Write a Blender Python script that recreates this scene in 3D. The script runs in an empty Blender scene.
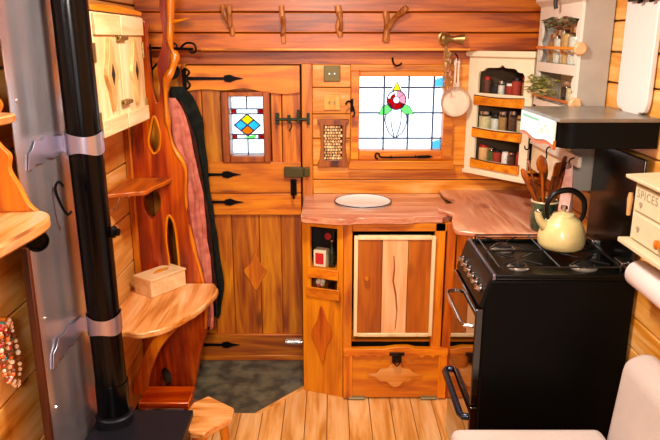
import bpy, bmesh, math, random
from mathutils import Vector, Matrix, noise
R = math.radians
sc = bpy.context.scene
C = sc.collection

# ------------------------------------------------------------------ camera
cam_d = bpy.data.cameras.new('camera'); cam = bpy.data.objects.new('camera', cam_d); C.objects.link(cam)
cam.location = (0, 0, 1.65); cam.rotation_euler = (R(90 - 15.4), 0, 0)
cam_d.sensor_width = 36; cam_d.lens = 655 / 660 * 36; cam_d.clip_start = 0.02
sc.camera = cam
# ------------------------------------------------------------------ world, lights, exposure
w = bpy.data.worlds.new('world'); sc.world = w; w.use_nodes = True
w.node_tree.nodes['Background'].inputs[0].default_value = (0.93, 0.98, 1, 1)
w.node_tree.nodes['Background'].inputs[1].default_value = 2.6
def area(name, loc, rot, size, size_y, power, col):
    l = bpy.data.lights.new(name, 'AREA'); l.shape = 'RECTANGLE'; l.size = size; l.size_y = size_y
    l.energy = power; l.color = col
    o = bpy.data.objects.new(name, l); C.objects.link(o); o.location = loc; o.rotation_euler = rot
    return o
area('ceiling_light_front', (0.0, 1.9, 2.2), (0, 0, 0), 0.22, 0.22, 30, (1, 0.92, 0.80))
area('rear_fill_warm', (-0.15, -0.9, 2.1), (R(68), 0, 0), 0.4, 0.3, 44, (1, 0.93, 0.84))  # added warm fill from behind the camera, aimed at the back wall
area('rear_fill_cool', (0.1, -1.35, 1.5), (R(90), 0, 0), 1.2, 0.8, 7, (0.95, 0.95, 1))  # added soft cool fill; the rear wall has no window
vs = sc.view_settings
vs.view_transform = 'Standard'; vs.look = 'None'; vs.gamma = 1; vs.use_curve_mapping = False
vs.exposure = 0.3

# ------------------------------------------------------------------ materials
MC = {}
DEEP = ('hob_enamel', 'black_iron', 'flue_black', 'dark_green_cloth', 'stove_iron', 'panel_black', 'bakelite', 'brown_cloth')
def s2l(h):
    if isinstance(h, str):
        h = [int(h[i:i+2], 16) / 255 for i in (0, 2, 4)]
        return tuple(c / 12.92 if c <= .04045 else ((c + .055) / 1.055) ** 2.4 for c in h) + (1,)
    return tuple(h) + (1,)
def newmat(name):
    m = bpy.data.materials.new(name); m.use_nodes = True
    nt = m.node_tree; b = nt.nodes['Principled BSDF']
    return m, nt, b, nt.nodes.new, nt.links.new
def wood(name, dark, mid, light, axis='x', rough=.45, var=.22, scale=1.0, bump=.25, knots=True, patch=None, coat=.15, sat=1.13):
    key = (name, axis)
    if key in MC: return MC[key]
    m, nt, b, N, L = newmat(name + '_' + axis)
    tc = N('ShaderNodeTexCoord'); geo = N('ShaderNodeNewGeometry'); oi = N('ShaderNodeObjectInfo')
    add = N('ShaderNodeMath'); add.operation = 'ADD'
    L(geo.outputs['Random Per Island'], add.inputs[0]); L(oi.outputs['Random'], add.inputs[1])
    vm = N('ShaderNodeVectorMath'); vm.operation = 'SCALE'; vm.inputs[0].default_value = (17.3, 11.1, 23.7)
    L(add.outputs[0], vm.inputs['Scale'])
    va = N('ShaderNodeVectorMath'); va.operation = 'ADD'
    L(tc.outputs['Object'], va.inputs[0]); L(vm.outputs[0], va.inputs[1])
    i = 'xyz'.index(axis)
    def mapped(al, ac):
        mp = N('ShaderNodeMapping'); s = [ac * scale] * 3; s[i] = al * scale
        mp.inputs['Scale'].default_value = s; L(va.outputs[0], mp.inputs[0]); return mp
    n1 = N('ShaderNodeTexNoise'); n1.inputs['Scale'].default_value = 1; n1.inputs['Detail'].default_value = 5
    n1.inputs['Distortion'].default_value = 1.1; L(mapped(1.6, 13).outputs[0], n1.inputs['Vector'])
    n2 = N('ShaderNodeTexNoise'); n2.inputs['Scale'].default_value = 1; n2.inputs['Detail'].default_value = 3
    n2.inputs['Distortion'].default_value = .4; L(mapped(5, 90).outputs[0], n2.inputs['Vector'])
    mx = N('ShaderNodeMath'); mx.operation = 'MULTIPLY_ADD'; L(n2.outputs[0], mx.inputs[0]); mx.inputs[1].default_value = .35
    sub = N('ShaderNodeMath'); sub.operation = 'SUBTRACT'; L(n1.outputs[0], sub.inputs[0]); sub.inputs[1].default_value = .17
    L(sub.outputs[0], mx.inputs[2])
    rp = N('ShaderNodeValToRGB'); L(mx.outputs[0], rp.inputs[0])
    e = rp.color_ramp.elements; e[0].position = .31; e[0].color = s2l(dark); e[1].position = .70; e[1].color = s2l(light)
    k = e.new(.5); k.color = s2l(mid)
    col = rp.outputs[0]
    if knots:
        vo = N('ShaderNodeTexVoronoi'); vo.inputs['Scale'].default_value = 1; L(mapped(2.6, 6.5).outputs[0], vo.inputs['Vector'])
        kr = N('ShaderNodeMapRange'); kr.inputs[1].default_value = .07; kr.inputs[2].default_value = .17
        kr.inputs[3].default_value = .75; kr.inputs[4].default_value = 0; L(vo.outputs['Distance'], kr.inputs[0])
        km = N('ShaderNodeMixRGB'); L(kr.outputs[0], km.inputs[0]); L(col, km.inputs[1])
        d = s2l(dark); km.inputs[2].default_value = (d[0] * .4, d[1] * .3, d[2] * .3, 1); col = km.outputs[0]
    if patch:
        pn = N('ShaderNodeTexNoise'); pn.inputs['Scale'].default_value = 1; pn.inputs['Detail'].default_value = 2
        L(mapped(3, 7).outputs[0], pn.inputs['Vector'])
        pr = N('ShaderNodeMapRange'); pr.inputs[1].default_value = .5; pr.inputs[2].default_value = .66; pr.inputs[4].default_value = .85
        L(pn.outputs[0], pr.inputs[0])
        pm = N('ShaderNodeMixRGB'); L(pr.outputs[0], pm.inputs[0]); L(col, pm.inputs[1]); pm.inputs[2].default_value = s2l(patch); col = pm.outputs[0]
    hs = N('ShaderNodeHueSaturation'); fr = N('ShaderNodeMath'); fr.operation = 'FRACT'
    m7 = N('ShaderNodeMath'); m7.operation = 'MULTIPLY'; m7.inputs[1].default_value = 7.31; L(add.outputs[0], m7.inputs[0]); L(m7.outputs[0], fr.inputs[0])
    mr = N('ShaderNodeMapRange'); mr.inputs[3].default_value = 1 - var; mr.inputs[4].default_value = 1 + var; L(fr.outputs[0], mr.inputs[0])
    hs.inputs['Hue'].default_value = .5 if name.startswith('cream') else .4975
    hs.inputs['Saturation'].default_value = 1.0 if name.startswith('cream') else sat
    L(mr.outputs[0], hs.inputs['Value']); L(col, hs.inputs['Color']); L(hs.outputs[0], b.inputs['Base Color'])
    b.inputs['Roughness'].default_value = rough; b.inputs['Coat Weight'].default_value = coat; b.inputs['Coat Roughness'].default_value = .25
    bp = N('ShaderNodeBump'); bp.inputs['Strength'].default_value = bump; bp.inputs['Distance'].default_value = .002
    L(mx.outputs[0], bp.inputs['Height']); L(bp.outputs[0], b.inputs['Normal'])
    MC[key] = m; return m
def plain(name, col, rough=.5, metal=0, var=0, vscale=20, bump=0, bscale=60, col2=None, coat=0, aniso=None):
    if name in MC: return MC[name]
    m, nt, b, N, L = newmat(name)
    b.inputs['Base Color'].default_value = s2l(col); b.inputs['Roughness'].default_value = rough; b.inputs['Metallic'].default_value = metal
    b.inputs['Coat Weight'].default_value = coat
    if name in DEEP: b.inputs['Specular IOR Level'].default_value = .22
    tc = N('ShaderNodeTexCoord')
    if col2 or var:
        n = N('ShaderNodeTexNoise'); n.inputs['Scale'].default_value = vscale; n.inputs['Detail'].default_value = 4
        L(tc.outputs['Object'], n.inputs['Vector'])
        rp = N('ShaderNodeValToRGB'); e = rp.color_ramp.elements; e[0].position = .38; e[1].position = .66
        c = s2l(col); e[0].color = c; e[1].color = s2l(col2) if col2 else tuple(x * (1 - var) for x in c[:3]) + (1,)
        L(n.outputs[0], rp.inputs[0]); L(rp.outputs[0], b.inputs['Base Color'])
    if bump:
        n = N('ShaderNodeTexNoise'); n.inputs['Scale'].default_value = bscale; n.inputs['Detail'].default_value = 4
        L(tc.outputs['Object'], n.inputs['Vector'])
        bp = N('ShaderNodeBump'); bp.inputs['Strength'].default_value = bump; bp.inputs['Distance'].default_value = .004
        L(n.outputs[0], bp.inputs['Height']); L(bp.outputs[0], b.inputs['Normal'])
    MC[name] = m; return m
def pane_mat(name, col):
    if name in MC: return MC[name]
    m, nt, b, N, L = newmat(name); nt.nodes.remove(b)
    t = N('ShaderNodeBsdfTransparent'); t.inputs[0].default_value = s2l(col)
    d = N('ShaderNodeBsdfTranslucent'); d.inputs[0].default_value = s2l(col)
    g = N('ShaderNodeBsdfGlossy'); g.inputs['Roughness'].default_value = .08
    a = N('ShaderNodeMixShader'); a.inputs[0].default_value = .3; L(t.outputs[0], a.inputs[1]); L(d.outputs[0], a.inputs[2])
    c = N('ShaderNodeMixShader'); c.inputs[0].default_value = .05; L(a.outputs[0], c.inputs[1]); L(g.outputs[0], c.inputs[2])
    L(c.outputs[0], nt.nodes['Material Output'].inputs[0]); MC[name] = m; return m
def jar_glass():
    if 'jar_glass' in MC: return MC['jar_glass']
    m, nt, b, N, L = newmat('jar_glass'); nt.nodes.remove(b)
    t = N('ShaderNodeBsdfTransparent'); t.inputs[0].default_value = (.9, .95, .93, 1)
    g = N('ShaderNodeBsdfGlossy'); g.inputs['Roughness'].default_value = .06
    lw = N('ShaderNodeLayerWeight'); lw.inputs[0].default_value = .35
    c = N('ShaderNodeMixShader'); L(lw.outputs['Facing'], c.inputs[0]); L(t.outputs[0], c.inputs[1]); L(g.outputs[0], c.inputs[2])
    L(c.outputs[0], nt.nodes['Material Output'].inputs[0]); MC['jar_glass'] = m; return m

def pine(a='x'): return wood('pine', 'a04a12', 'd07a2c', 'e49a4a', a)
def wallwood(a='x'): return wood('wall_boards', 'b0642c', 'dc9858', 'f0b87c', a, var=.10, sat=1.14)
def upper(a='x'): return wood('upper_boards', '84380c', 'bc6426', 'd88844', a, var=.10, sat=1.12)
def pale(a='y'): return wood('pale_boards', 'cc8844', 'e2ab68', 'f0c68c', a, var=.08, sat=1.1)
def floorw(a='y'): return wood('floor_boards', 'bc8450', 'dcaa74', 'ecc494', a, var=.08, rough=.5, sat=1.15)
def doorw(a='z'): return wood('door_boards', '84380a', 'b8661e', 'dc9440', a, var=.2)
def red(a='z'): return wood('yew', '4a0e04', '98320e', 'cc6420', a, var=.05, scale=.8, rough=.25, coat=.5, patch='6c1806')
def redlight(a='z'): return wood('yew_sapwood', 'a84c14', 'd07c30', 'e09a50', a, var=.05, rough=.3, coat=.4)
def tablew(a='y'): return wood('table_slab', 'b06c38', 'dca068', 'f0c494', a, var=.05, sat=1.1, rough=.3, coat=.4)
def counterw(a='x'): return wood('worktop_burr', 'a8644c', 'd49878', 'e8bc9c', a, var=.05, rough=.28, sat=1.08, coat=.5, patch='bc7c64')
def cabw(a='z'): return wood('cabinet_wood', '9c4810', 'c87428', 'dc9444', a, var=.12)
def creamw(a='z'): return wood('cream_painted_wood', 'd8b27a', 'ecd09a', 'f4deb2', a, var=.04, knots=False, coat=0)
CREAM = plain('cream_paint', 'ecdcb4', .5, var=.12, vscale=8)
GREY = plain('grey_paint', 'a89e90', .6, var=.12, vscale=8)
WHITE = plain('white_paint', 'dcd2c2', .45)
BLACK = plain('black_iron', '0c0b0b', .45, .6, bump=.4, bscale=90)
ENAMEL = plain('black_enamel', '040403', .45); ENAMEL.node_tree.nodes['Principled BSDF'].inputs['Specular IOR Level'].default_value = .1
CHROME = plain('chrome', 'c8c4c0', .2, 1)
STEEL = plain('galvanised_sheet', 'ccc8d0', .26, .82, var=.2, vscale=5, bump=.2, bscale=6)
BRASS = plain('brass', 'a48c58', .35, .9)
PIPE = plain('flue_black', '050506', .16, 0)
FABRIC = plain('cushion_fabric', 'cdbfb6', .9, var=.08, vscale=6, bump=.5, bscale=260)
BLIND = plain('recess_shade', '1a0f08', .8)  # near-black colour stands in for shade inside holes and cabinets

# ------------------------------------------------------------------ helpers
def spl(pts, n=8, closed=False):
    P = [Vector(p) for p in pts]; out = []; m = len(P); rng = m if closed else m - 1
    for i in range(rng):
        if closed: a, b, c, d = P[(i - 1) % m], P[i], P[(i + 1) % m], P[(i + 2) % m]
        else: a, b, c, d = P[max(i - 1, 0)], P[i], P[i + 1], P[min(i + 2, m - 1)]
        for k in range(n):
            t = k / n
            out.append(.5 * ((2 * b) + (c - a) * t + (2 * a - 5 * b + 4 * c - d) * t * t + (-a + 3 * b - 3 * c + d) * t ** 3))
    if not closed: out.append(P[-1].copy())
    return out
def box(bm, x0, x1, y0, y1, z0, z1, M=None, mi=0):
    v = [bm.verts.new((x, y, z)) for z in (z0, z1) for y in (y0, y1) for x in (x0, x1)]
    for f in ((0, 2, 3, 1), (4, 5, 7, 6), (0, 1, 5, 4), (2, 6, 7, 3), (0, 4, 6, 2), (1, 3, 7, 5)):
        bm.faces.new([v[i] for i in f]).material_index = mi
    if M: bmesh.ops.transform(bm, matrix=M, verts=v)
    return v
def prism(bm, pts, axis, d0, d1, holes=(), mi=0, M=None):
    def P(p, d):
        return (p[0], d, p[1]) if axis == 'y' else (p[0], p[1], d) if axis == 'z' else (d, p[0], p[1])
    if not holes:
        a = [bm.verts.new(P(p, d0)) for p in pts]; b = [bm.verts.new(P(p, d1)) for p in pts]
        fs = [bm.faces.new(a), bm.faces.new(b[::-1])]
        for i in range(len(pts)):
            j = (i + 1) % len(pts); fs.append(bm.faces.new((a[j], a[i], b[i], b[j])))
        for f in fs: f.material_index = mi
        vs_ = a + b
    else:
        eds, vs0, loops = [], [], []
        for lp in [pts] + list(holes):
            vv = [bm.verts.new(P(p, d0)) for p in lp]; vs0 += vv; loops.append(vv)
            eds += [bm.edges.new((vv[i], vv[(i + 1) % len(vv)])) for i in range(len(vv))]
        r = bmesh.ops.triangle_fill(bm, use_beauty=True, use_dissolve=False, edges=eds)
        fs = [g for g in r['geom'] if isinstance(g, bmesh.types.BMFace)]
        mp = {v: bm.verts.new(v.co + Vector(P((0, 0), d1 - d0)) if True else 0) for v in vs0}
        nf = [bm.faces.new([mp[v] for v in reversed(f.verts)]) for f in fs]
        for vv in loops:
            for i in range(len(vv)):
                a, b = vv[i], vv[(i + 1) % len(vv)]
                nf.append(bm.faces.new((a, b, mp[b], mp[a])))
        for f in fs + nf: f.material_index = mi
        vs_ = vs0 + list(mp.values())
    if M: bmesh.ops.transform(bm, matrix=M, verts=vs_)
    return vs_
def frame_M(d):
    d = Vector(d).normalized(); return d.to_track_quat('Z', 'Y').to_matrix().to_4x4()
def lathe(bm, prof, loc=(0, 0, 0), d=(0, 0, 1), seg=24, mi=0, caps=True):
    M = Matrix.Translation(loc) @ frame_M(d); rings = []
    for r, z in prof:
        rings.append([bm.verts.new(M @ Vector((r * math.cos(2 * math.pi * k / seg), r * math.sin(2 * math.pi * k / seg), z))) for k in range(seg)])
    fs = []
    for a, b in zip(rings, rings[1:]):
        for k in range(seg): fs.append(bm.faces.new((a[k], a[(k + 1) % seg], b[(k + 1) % seg], b[k])))
    if caps:
        fs.append(bm.faces.new(rings[0][::-1])); fs.append(bm.faces.new(rings[-1]))
    for f in fs: f.material_index = mi
def cyl(bm, p0, p1, r, r1=None, seg=16, mi=0):
    p0, p1 = Vector(p0), Vector(p1); lathe(bm, [(r, 0), (r if r1 is None else r1, (p1 - p0).length)], p0, p1 - p0, seg, mi)
def tube(bm, pts, r, seg=8, mi=0, closed=False):
    pts = [Vector(p) for p in pts]; n = len(pts); rings = []; up = None
    for i, p in enumerate(pts):
        t = (pts[min(i + 1, n - 1)] - pts[max(i - 1, 0)]).normalized()
        if up is None: up = t.orthogonal().normalized()
        up = (up - t * up.dot(t)).normalized(); s = t.cross(up)
        rr = r(i / (n - 1)) if callable(r) else r
        rings.append([bm.verts.new(p + rr * (math.cos(2 * math.pi * k / seg) * up + math.sin(2 * math.pi * k / seg) * s)) for k in range(seg)])
    for a, b in zip(rings, rings[1:]):
        for k in range(seg): bm.faces.new((a[k], a[(k + 1) % seg], b[(k + 1) % seg], b[k])).material_index = mi
    bm.faces.new(rings[0][::-1]).material_index = mi; bm.faces.new(rings[-1]).material_index = mi
def loft(bm, rings, mi=0):
    rr = [[bm.verts.new(p) for p in r] for r in rings]; n = len(rr[0])
    for a, b in zip(rr, rr[1:]):
        for k in range(n): bm.faces.new((a[k], a[(k + 1) % n], b[(k + 1) % n], b[k])).material_index = mi
    bm.faces.new(rr[0][::-1]); bm.faces.new(rr[-1])
def ball(bm, loc, r, sx=1, sy=1, sz=1, mi=0, sub=2):
    q = bmesh.ops.create_icosphere(bm, subdivisions=sub, radius=r, matrix=Matrix.Translation(loc) @ Matrix.Diagonal((sx, sy, sz, 1)))
    for v in q['verts']:
        for f in v.link_faces: f.material_index = mi
def B(): return bmesh.new()
def wl(o):
    v = Vector((0, 0, 0))
    while o: v += o.location; o = o.parent
    return v
def part(name, bm, mat, parent=None, bev=0, label=None, seg=2, ang=40, kind=None):
    if isinstance(bm, (list, tuple)):
        b2 = B(); box(b2, *bm); bm = b2
    if parent: bmesh.ops.translate(bm, verts=bm.verts[:], vec=-wl(parent))
    bmesh.ops.recalc_face_normals(bm, faces=bm.faces[:])
    me = bpy.data.meshes.new(name); bm.to_mesh(me); bm.free()
    for p in me.polygons: p.use_smooth = True
    me.set_sharp_from_angle(angle=R(ang))
    for m in (mat if isinstance(mat, (list, tuple)) else [mat]): me.materials.append(m)
    o = bpy.data.objects.new(name, me); C.objects.link(o)
    if parent: o.parent = parent
    if bev:
        m = o.modifiers.new('bevel', 'BEVEL'); m.width = bev; m.segments = seg; m.limit_method = 'ANGLE'; m.angle_limit = R(35)
    if label: o['label'] = label
    if kind: o['kind'] = kind
    return o
def thing(name, label, cat, loc, group=None):
    o = bpy.data.objects.new(name, None); C.objects.link(o); o.location = loc; o.empty_display_size = .05
    o['label'] = label; o['category'] = cat
    if group: o['group'] = group
    return o
def tag(o, label, cat, group=None, origin=None):
    o['label'] = label; o['category'] = cat
    if group: o['group'] = group
    return o
def single(name, bm, mat, label, cat, group=None, bev=0, **k):
    if isinstance(bm, (list, tuple)):
        b2 = B(); box(b2, *bm); bm = b2
    c = Vector((0, 0, 0)); n = 0; zmin = 9e9
    for v in bm.verts: c += v.co; n += 1; zmin = min(zmin, v.co.z)
    c /= n; c.z = zmin
    bmesh.ops.translate(bm, verts=bm.verts[:], vec=-c)
    o = part(name, bm, mat, None, bev, **k); o.location = c
    return tag(o, label, cat, group)
def struct(name, bm, mat, bev=0, parent=None):
    return part(name, bm, mat, parent, bev, kind='structure')
def dup(root, loc, label=None, group=None, rot=None):
    r = root.copy(); C.objects.link(r); r.location = loc
    if rot is not None: r.rotation_euler = rot
    if label: r['label'] = label
    if group: r['group'] = group
    for ch in list(root.children):
        c = ch.copy(); C.objects.link(c); c.parent = r
        for g in list(ch.children):
            d = g.copy(); C.objects.link(d); d.parent = c
    return r
def rotz(cx, cy, a): return Matrix.Translation((cx, cy, 0)) @ Matrix.Rotation(a, 4, 'Z')
rnd = random.Random(5)
def rows(bm, axis, a0, a1, b0, b1, d0, d1, h, gap=.003):
    """boards running along a, stacked along b. axis: 'xz' 'yz' 'zx' 'yx' = (run, stack)"""
    n = max(1, round((b1 - b0) / h)); s = (b1 - b0) / n
    for i in range(n):
        lo, hi = b0 + i * s + gap / 2, b0 + (i + 1) * s - gap / 2
        if axis == 'xz': box(bm, a0, a1, d0, d1, lo, hi)
        elif axis == 'yz': box(bm, d0, d1, a0, a1, lo, hi)
        elif axis == 'zx': box(bm, lo, hi, d0, d1, a0, a1)
        elif axis == 'yx': box(bm, lo, hi, a0, a1, d0, d1)

XL, XR, YB = -.90, 1.02, 3.24
# ================================================================== the room
bm = B()
def floor_end(x): return 2.66 if x < -.335 else 2.66 + (x + .335) / .215 * .24 if x < -.118 else 3.3
xs_ = [XL + k * .0985 for k in range(20)] ; xs_[-1] = XR
for a_, b_ in zip(xs_, xs_[1:]):
    a_ += .0012; b_ -= .0012; cut = [c for c in (-.3351, -.1181, -.1179) if a_ < c < b_]
    prism(bm, [(a_, -1.5), (b_, -1.5)] + [(q, floor_end(q)) for q in [b_] + cut[::-1] + [a_]], 'z', -.03, 0)
struct('floor', bm, floorw('y'), .0015)
BACKING = plain('dark_backing', '160b05', .9)  # dark backing added behind the boards to stop light leaking through gaps
bm = B(); box(bm, XL - .1, XR + .1, -1.6, 3.4, -.08, -.031); struct('floor_light_stop', bm, BACKING)
bm = B(); box(bm, XL - .1, XR + .1, -1.6, 3.4, 2.301, 2.35); struct('ceiling_light_stop', bm, BACKING)
bm = B(); box(bm, XL - .1, XL - .051, -1.6, 3.4, -.03, 2.3); struct('wall_left_light_stop', bm, BACKING)
bm = B(); box(bm, XR + .051, XR + .1, -1.6, 3.4, -.03, 2.3); struct('wall_right_light_stop', bm, BACKING)
bm = B(); box(bm, XL - .05, XR + .05, -1.6, -1.551, -.03, 2.3); struct('wall_rear_light_stop', bm, BACKING)
bm = B(); prism(bm, [(XL - .05, -.03), (XR + .05, -.03), (XR + .05, 2.3), (XL - .05, 2.3)], 'y', 3.301, 3.34, holes=[[(.125, 1.11), (.57, 1.11), (.57, 1.49), (.125, 1.49)], [(-.495, 1.09), (-.315, 1.09), (-.315, 1.40), (-.495, 1.40)]])
struct('wall_back_light_stop', bm, BACKING)
slate = plain('slate', '3c3d32', .45, col2='6c6650', vscale=14, bump=.5, bscale=25)
bm = B(); prism(bm, [(XL, 2.664), (-.345, 2.664), (-.12, 2.91), (-.12, 3.3), (XL, 3.3)], 'z', -.03, -.004)
struct('floor_slate', bm, slate)
bm = B(); prism(bm, [(-.345, 2.652), (-.325, 2.652), (-.105, 2.895), (-.125, 2.905)], 'z', -.01, .004)
struct('trim_1', bm, floorw('y'), .001)
# left wall, right wall, rear wall, ceiling
bm = B(); rows(bm, 'yz', -1.5, 3.3, 0, 2.25, XL - .05, XL, .215, .006); struct('wall_left', bm, pale('y'), .004)
bm = B(); rows(bm, 'yz', -1.5, 3.3, 0, 2.25, XR, XR + .05, .105, .005); struct('wall_right', bm, pale('y'), .004)
bm = B(); rows(bm, 'xz', XL, XR, 0, 2.25, -1.55, -1.5, .15); struct('wall_rear', bm, wood('dark_rear', '2c1408', '4a2410', '5c3018', 'x'), .004)
bm = B(); rows(bm, 'yx', -1.5, 3.3, XL, XR, 2.25, 2.3, .15); struct('ceiling', bm, wood('ceiling_wood', '7c3c10', 'a86428', 'c07c3c', 'y'), .004)
# back wall: upper boards stand proud of the lower part
for k, (z0, z1) in enumerate(((1.594, 1.676), (1.682, 1.768), (1.774, 1.87), (1.876, 2.25))):
    pass
bm = B()
for z0, z1 in ((1.60, 1.678), (1.682, 1.770), (1.774, 1.87), (1.874, 2.25)): box(bm, XL, XR, 3.16, 3.25, z0, z1)
wb = struct('wall_back', bm, upper('x'), .004)
bm = B(); box(bm, XL, XR, 3.235, 3.30, 1.535, 1.60); struct('wall_back_header', bm, upper('x'), .002)
bm = B(); box(bm, -.60, .655, 3.148, 3.16, 1.600, 1.612); struct('trim_2', bm, wallwood('x'), .002)
bm = B(); rows(bm, 'zx', 0, 1.535, XL, -.705, 3.235, 3.28, .1); struct('wall_back_left', bm, wallwood('z'), .003)
bm = B(); box(bm, -.705, -.688, 3.185, 3.27, 0, 1.54); struct('trim_3', bm, doorw('z'), .002)
bm = B(); box(bm, -.136, -.085, 3.18, 3.28, 0, 1.54); struct('trim_4', bm, pine('z'), .003)
bm = B()
for z0, z1 in ((1.428, 1.535), (1.30, 1.424), (1.18, 1.296), (1.045, 1.176)): box(bm, -.085, .10, 3.235, 3.28, z0, z1)
struct('wall_back_panel', bm, wallwood('x'), .003)
bm = B()
for z0, z1 in ((.0, .2), (.2, .45), (.45, .7), (.7, .895), (.897, .968), (.972, 1.041)): box(bm, -.085, XR, 3.235, 3.28, z0, z1)
box(bm, .60, XR, 3.235, 3.28, 1.043, 1.535); box(bm, .10, .60, 3.235, 3.28, 1.505, 1.535)
struct('wall_back_lower', bm, wallwood('x'), .003)

# ---------------- window
GL = pane_mat('pane_white', 'f6fbff'); GR_ = pane_mat('pane_red', 'c8142c'); GG = pane_mat('pane_green', 'a0ea9c')
GY = pane_mat('pane_yellow', 'f4e23c'); GB = pane_mat('pane_blue', '8cd8f6'); GP = pane_mat('pane_pink', 'f6b8c4')
GO = pane_mat('pane_amber', 'f0a428'); GBL = pane_mat('pane_teal', '5cd4f4')
LEAD = plain('lead_came', '28345c', .6)
win = bpy.data.objects.new('window_1', None); C.objects.link(win); win.location = (.345, 3.24, 1.04); win['kind'] = 'structure'
bm = B()
box(bm, .100, .142, 3.195, 3.27, 1.078, 1.505); box(bm, .550, .600, 3.195, 3.27, 1.078, 1.505)
box(bm, .142, .550, 3.195, 3.27, 1.48, 1.505); box(bm, .142, .550, 3.19, 3.27, 1.078, 1.124)
struct('window_frame', bm, pine('x'), .004, win)
bm = B(); prism(bm, [(.088, 1.036), (.606, 1.036), (.603, 1.076), (.098, 1.078)], 'y', 3.165, 3.24)
struct('window_sill', bm, pine('x'), .004, win)
bm = B(); box(bm, .13, .563, 3.248, 3.252, 1.12, 1.485, mi=0)
def cap(pts, mi, y=3.2465): prism(bm, pts, 'y', y - .001, y, mi=mi)
cap([(.506, 1.425), (.558, 1.425), (.558, 1.48), (.506, 1.48)][0:0] or [(.51, 1.43), (.555, 1.43), (.555, 1.478), (.51, 1.462)], 5)
cap([(.51, 1.126), (.555, 1.126), (.555, 1.176), (.51, 1.16)], 5)
cap([(.300, 1.407), (.348, 1.405), (.342, 1.425), (.326, 1.455), (.310, 1.425)], 3)   # yellow tip
def arc(cx, cz, r, a0, a1, n=14, rx=1): return [(cx + rx * r * math.cos(R(a0 + (a1 - a0) * k / n)), cz + r * math.sin(R(a0 + (a1 - a0) * k / n))) for k in range(n + 1)]
def ring(a0, a1, mi, r0=.016, r1=.045): cap(arc(.325, 1.365, r1, a0, a1, 8) + arc(.325, 1.365, r0, a1, a0, 6), mi)
ring(170, 250, 1); ring(250, 330, 1); ring(330, 400, 6); ring(40, 90, 6); ring(110, 170, 1, .016, .033)
cap([(.295, 1.35), (.258, 1.335), (.238, 1.292), (.280, 1.296), (.308, 1.324)], 2); cap([(.352, 1.35), (.389, 1.335), (.412, 1.296), (.370, 1.294), (.343, 1.324)], 2)
struct('stained_glass', bm, [GL, GR_, GG, GY, GO, GB, GP], 0, win)
bm = B()
def came(p, r=.0030, y=3.244):
    tube(bm, [(x, y - .001, z) for x, z in p], r * 1.45, 6)
for x in (.264, .506): came([(x, 1.124), (x, 1.48)])
came([(.384, 1.124), (.384, 1.30)]); came([(.384, 1.37), (.384, 1.48)])
for z in (1.425,): came([(.135, z), (.305, z)]); came([(.345, z), (.558, z)])
came([(.135, 1.303), (.245, 1.303)]); came([(.405, 1.303), (.558, 1.303)]); came([(.135, 1.178), (.558, 1.178)])
came(arc(.325, 1.365, .046, 0, 360, 28), .0022); came([(.305, 1.407), (.326, 1.455), (.346, 1.407)], .002)
came(spl([(.275, 1.30), (.272, 1.26), (.29, 1.21), (.32, 1.18)], 6), .002); came(spl([(.375, 1.30), (.378, 1.26), (.36, 1.21), (.325, 1.18)], 6), .002)
came(spl([(.30, 1.318), (.302, 1.25), (.32, 1.18)], 6), .002); came(spl([(.35, 1.318), (.348, 1.25), (.327, 1.18)], 6), .002)
came([(.295, 1.35), (.258, 1.335), (.238, 1.292), (.280, 1.296), (.308, 1.324)], .0016); came([(.352, 1.35), (.389, 1.335), (.412, 1.296), (.370, 1.294), (.343, 1.324)], .0016)
came(arc(.325, 1.365, .016, 0, 360, 16), .0014)
for a_ in (40, 110, 170, 250, 330): came([(.325 + .016 * math.cos(R(a_)), 1.365 + .016 * math.sin(R(a_))), (.325 + .045 * math.cos(R(a_)), 1.365 + .045 * math.sin(R(a_)))], .0014)
struct('lead_strips', bm, LEAD, 0, win)
bm = B(); tube(bm, spl([(.235, 3.18, 1.085), (.222, 3.18, 1.095), (.226, 3.18, 1.112), (.240, 3.18, 1.110), (.245, 3.18, 1.097), (.27, 3.18, 1.093), (.35, 3.18, 1.093), (.44, 3.18, 1.095)], 5), .0042)
prism(bm, [(.43, 1.088), (.485, 1.090), (.505, 1.097), (.485, 1.104), (.43, 1.101)], 'y', 3.176, 3.184)
cyl(bm, (.30, 3.19, 1.094), (.30, 3.172, 1.094), .006); cyl(bm, (.42, 3.19, 1.096), (.42, 3.172, 1.096), .006)
part('casement_stay', bm, BLACK, win)
bm = B(); box(bm, .098, .112, 3.186, 3.195, 1.315, 1.375); tube(bm, spl([(.105, 3.18, 1.36), (.085, 3.17, 1.365), (.075, 3.165, 1.35)], 5), .005); tube(bm, spl([(.11, 3.18, 1.34), (.118, 3.17, 1.31), (.108, 3.168, 1.29)], 5), .004)
part('casement_handle', bm, BLACK, win)
bm = B(); tube(bm, spl([(.30, 3.232, 1.565), (.30, 3.21, 1.548), (.315, 3.20, 1.530), (.335, 3.205, 1.535), (.34, 3.205, 1.545)], 6), .0045)
single('iron_hook', bm, BLACK, 'small curled iron hook above the stained glass window', 'hook')

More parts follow.
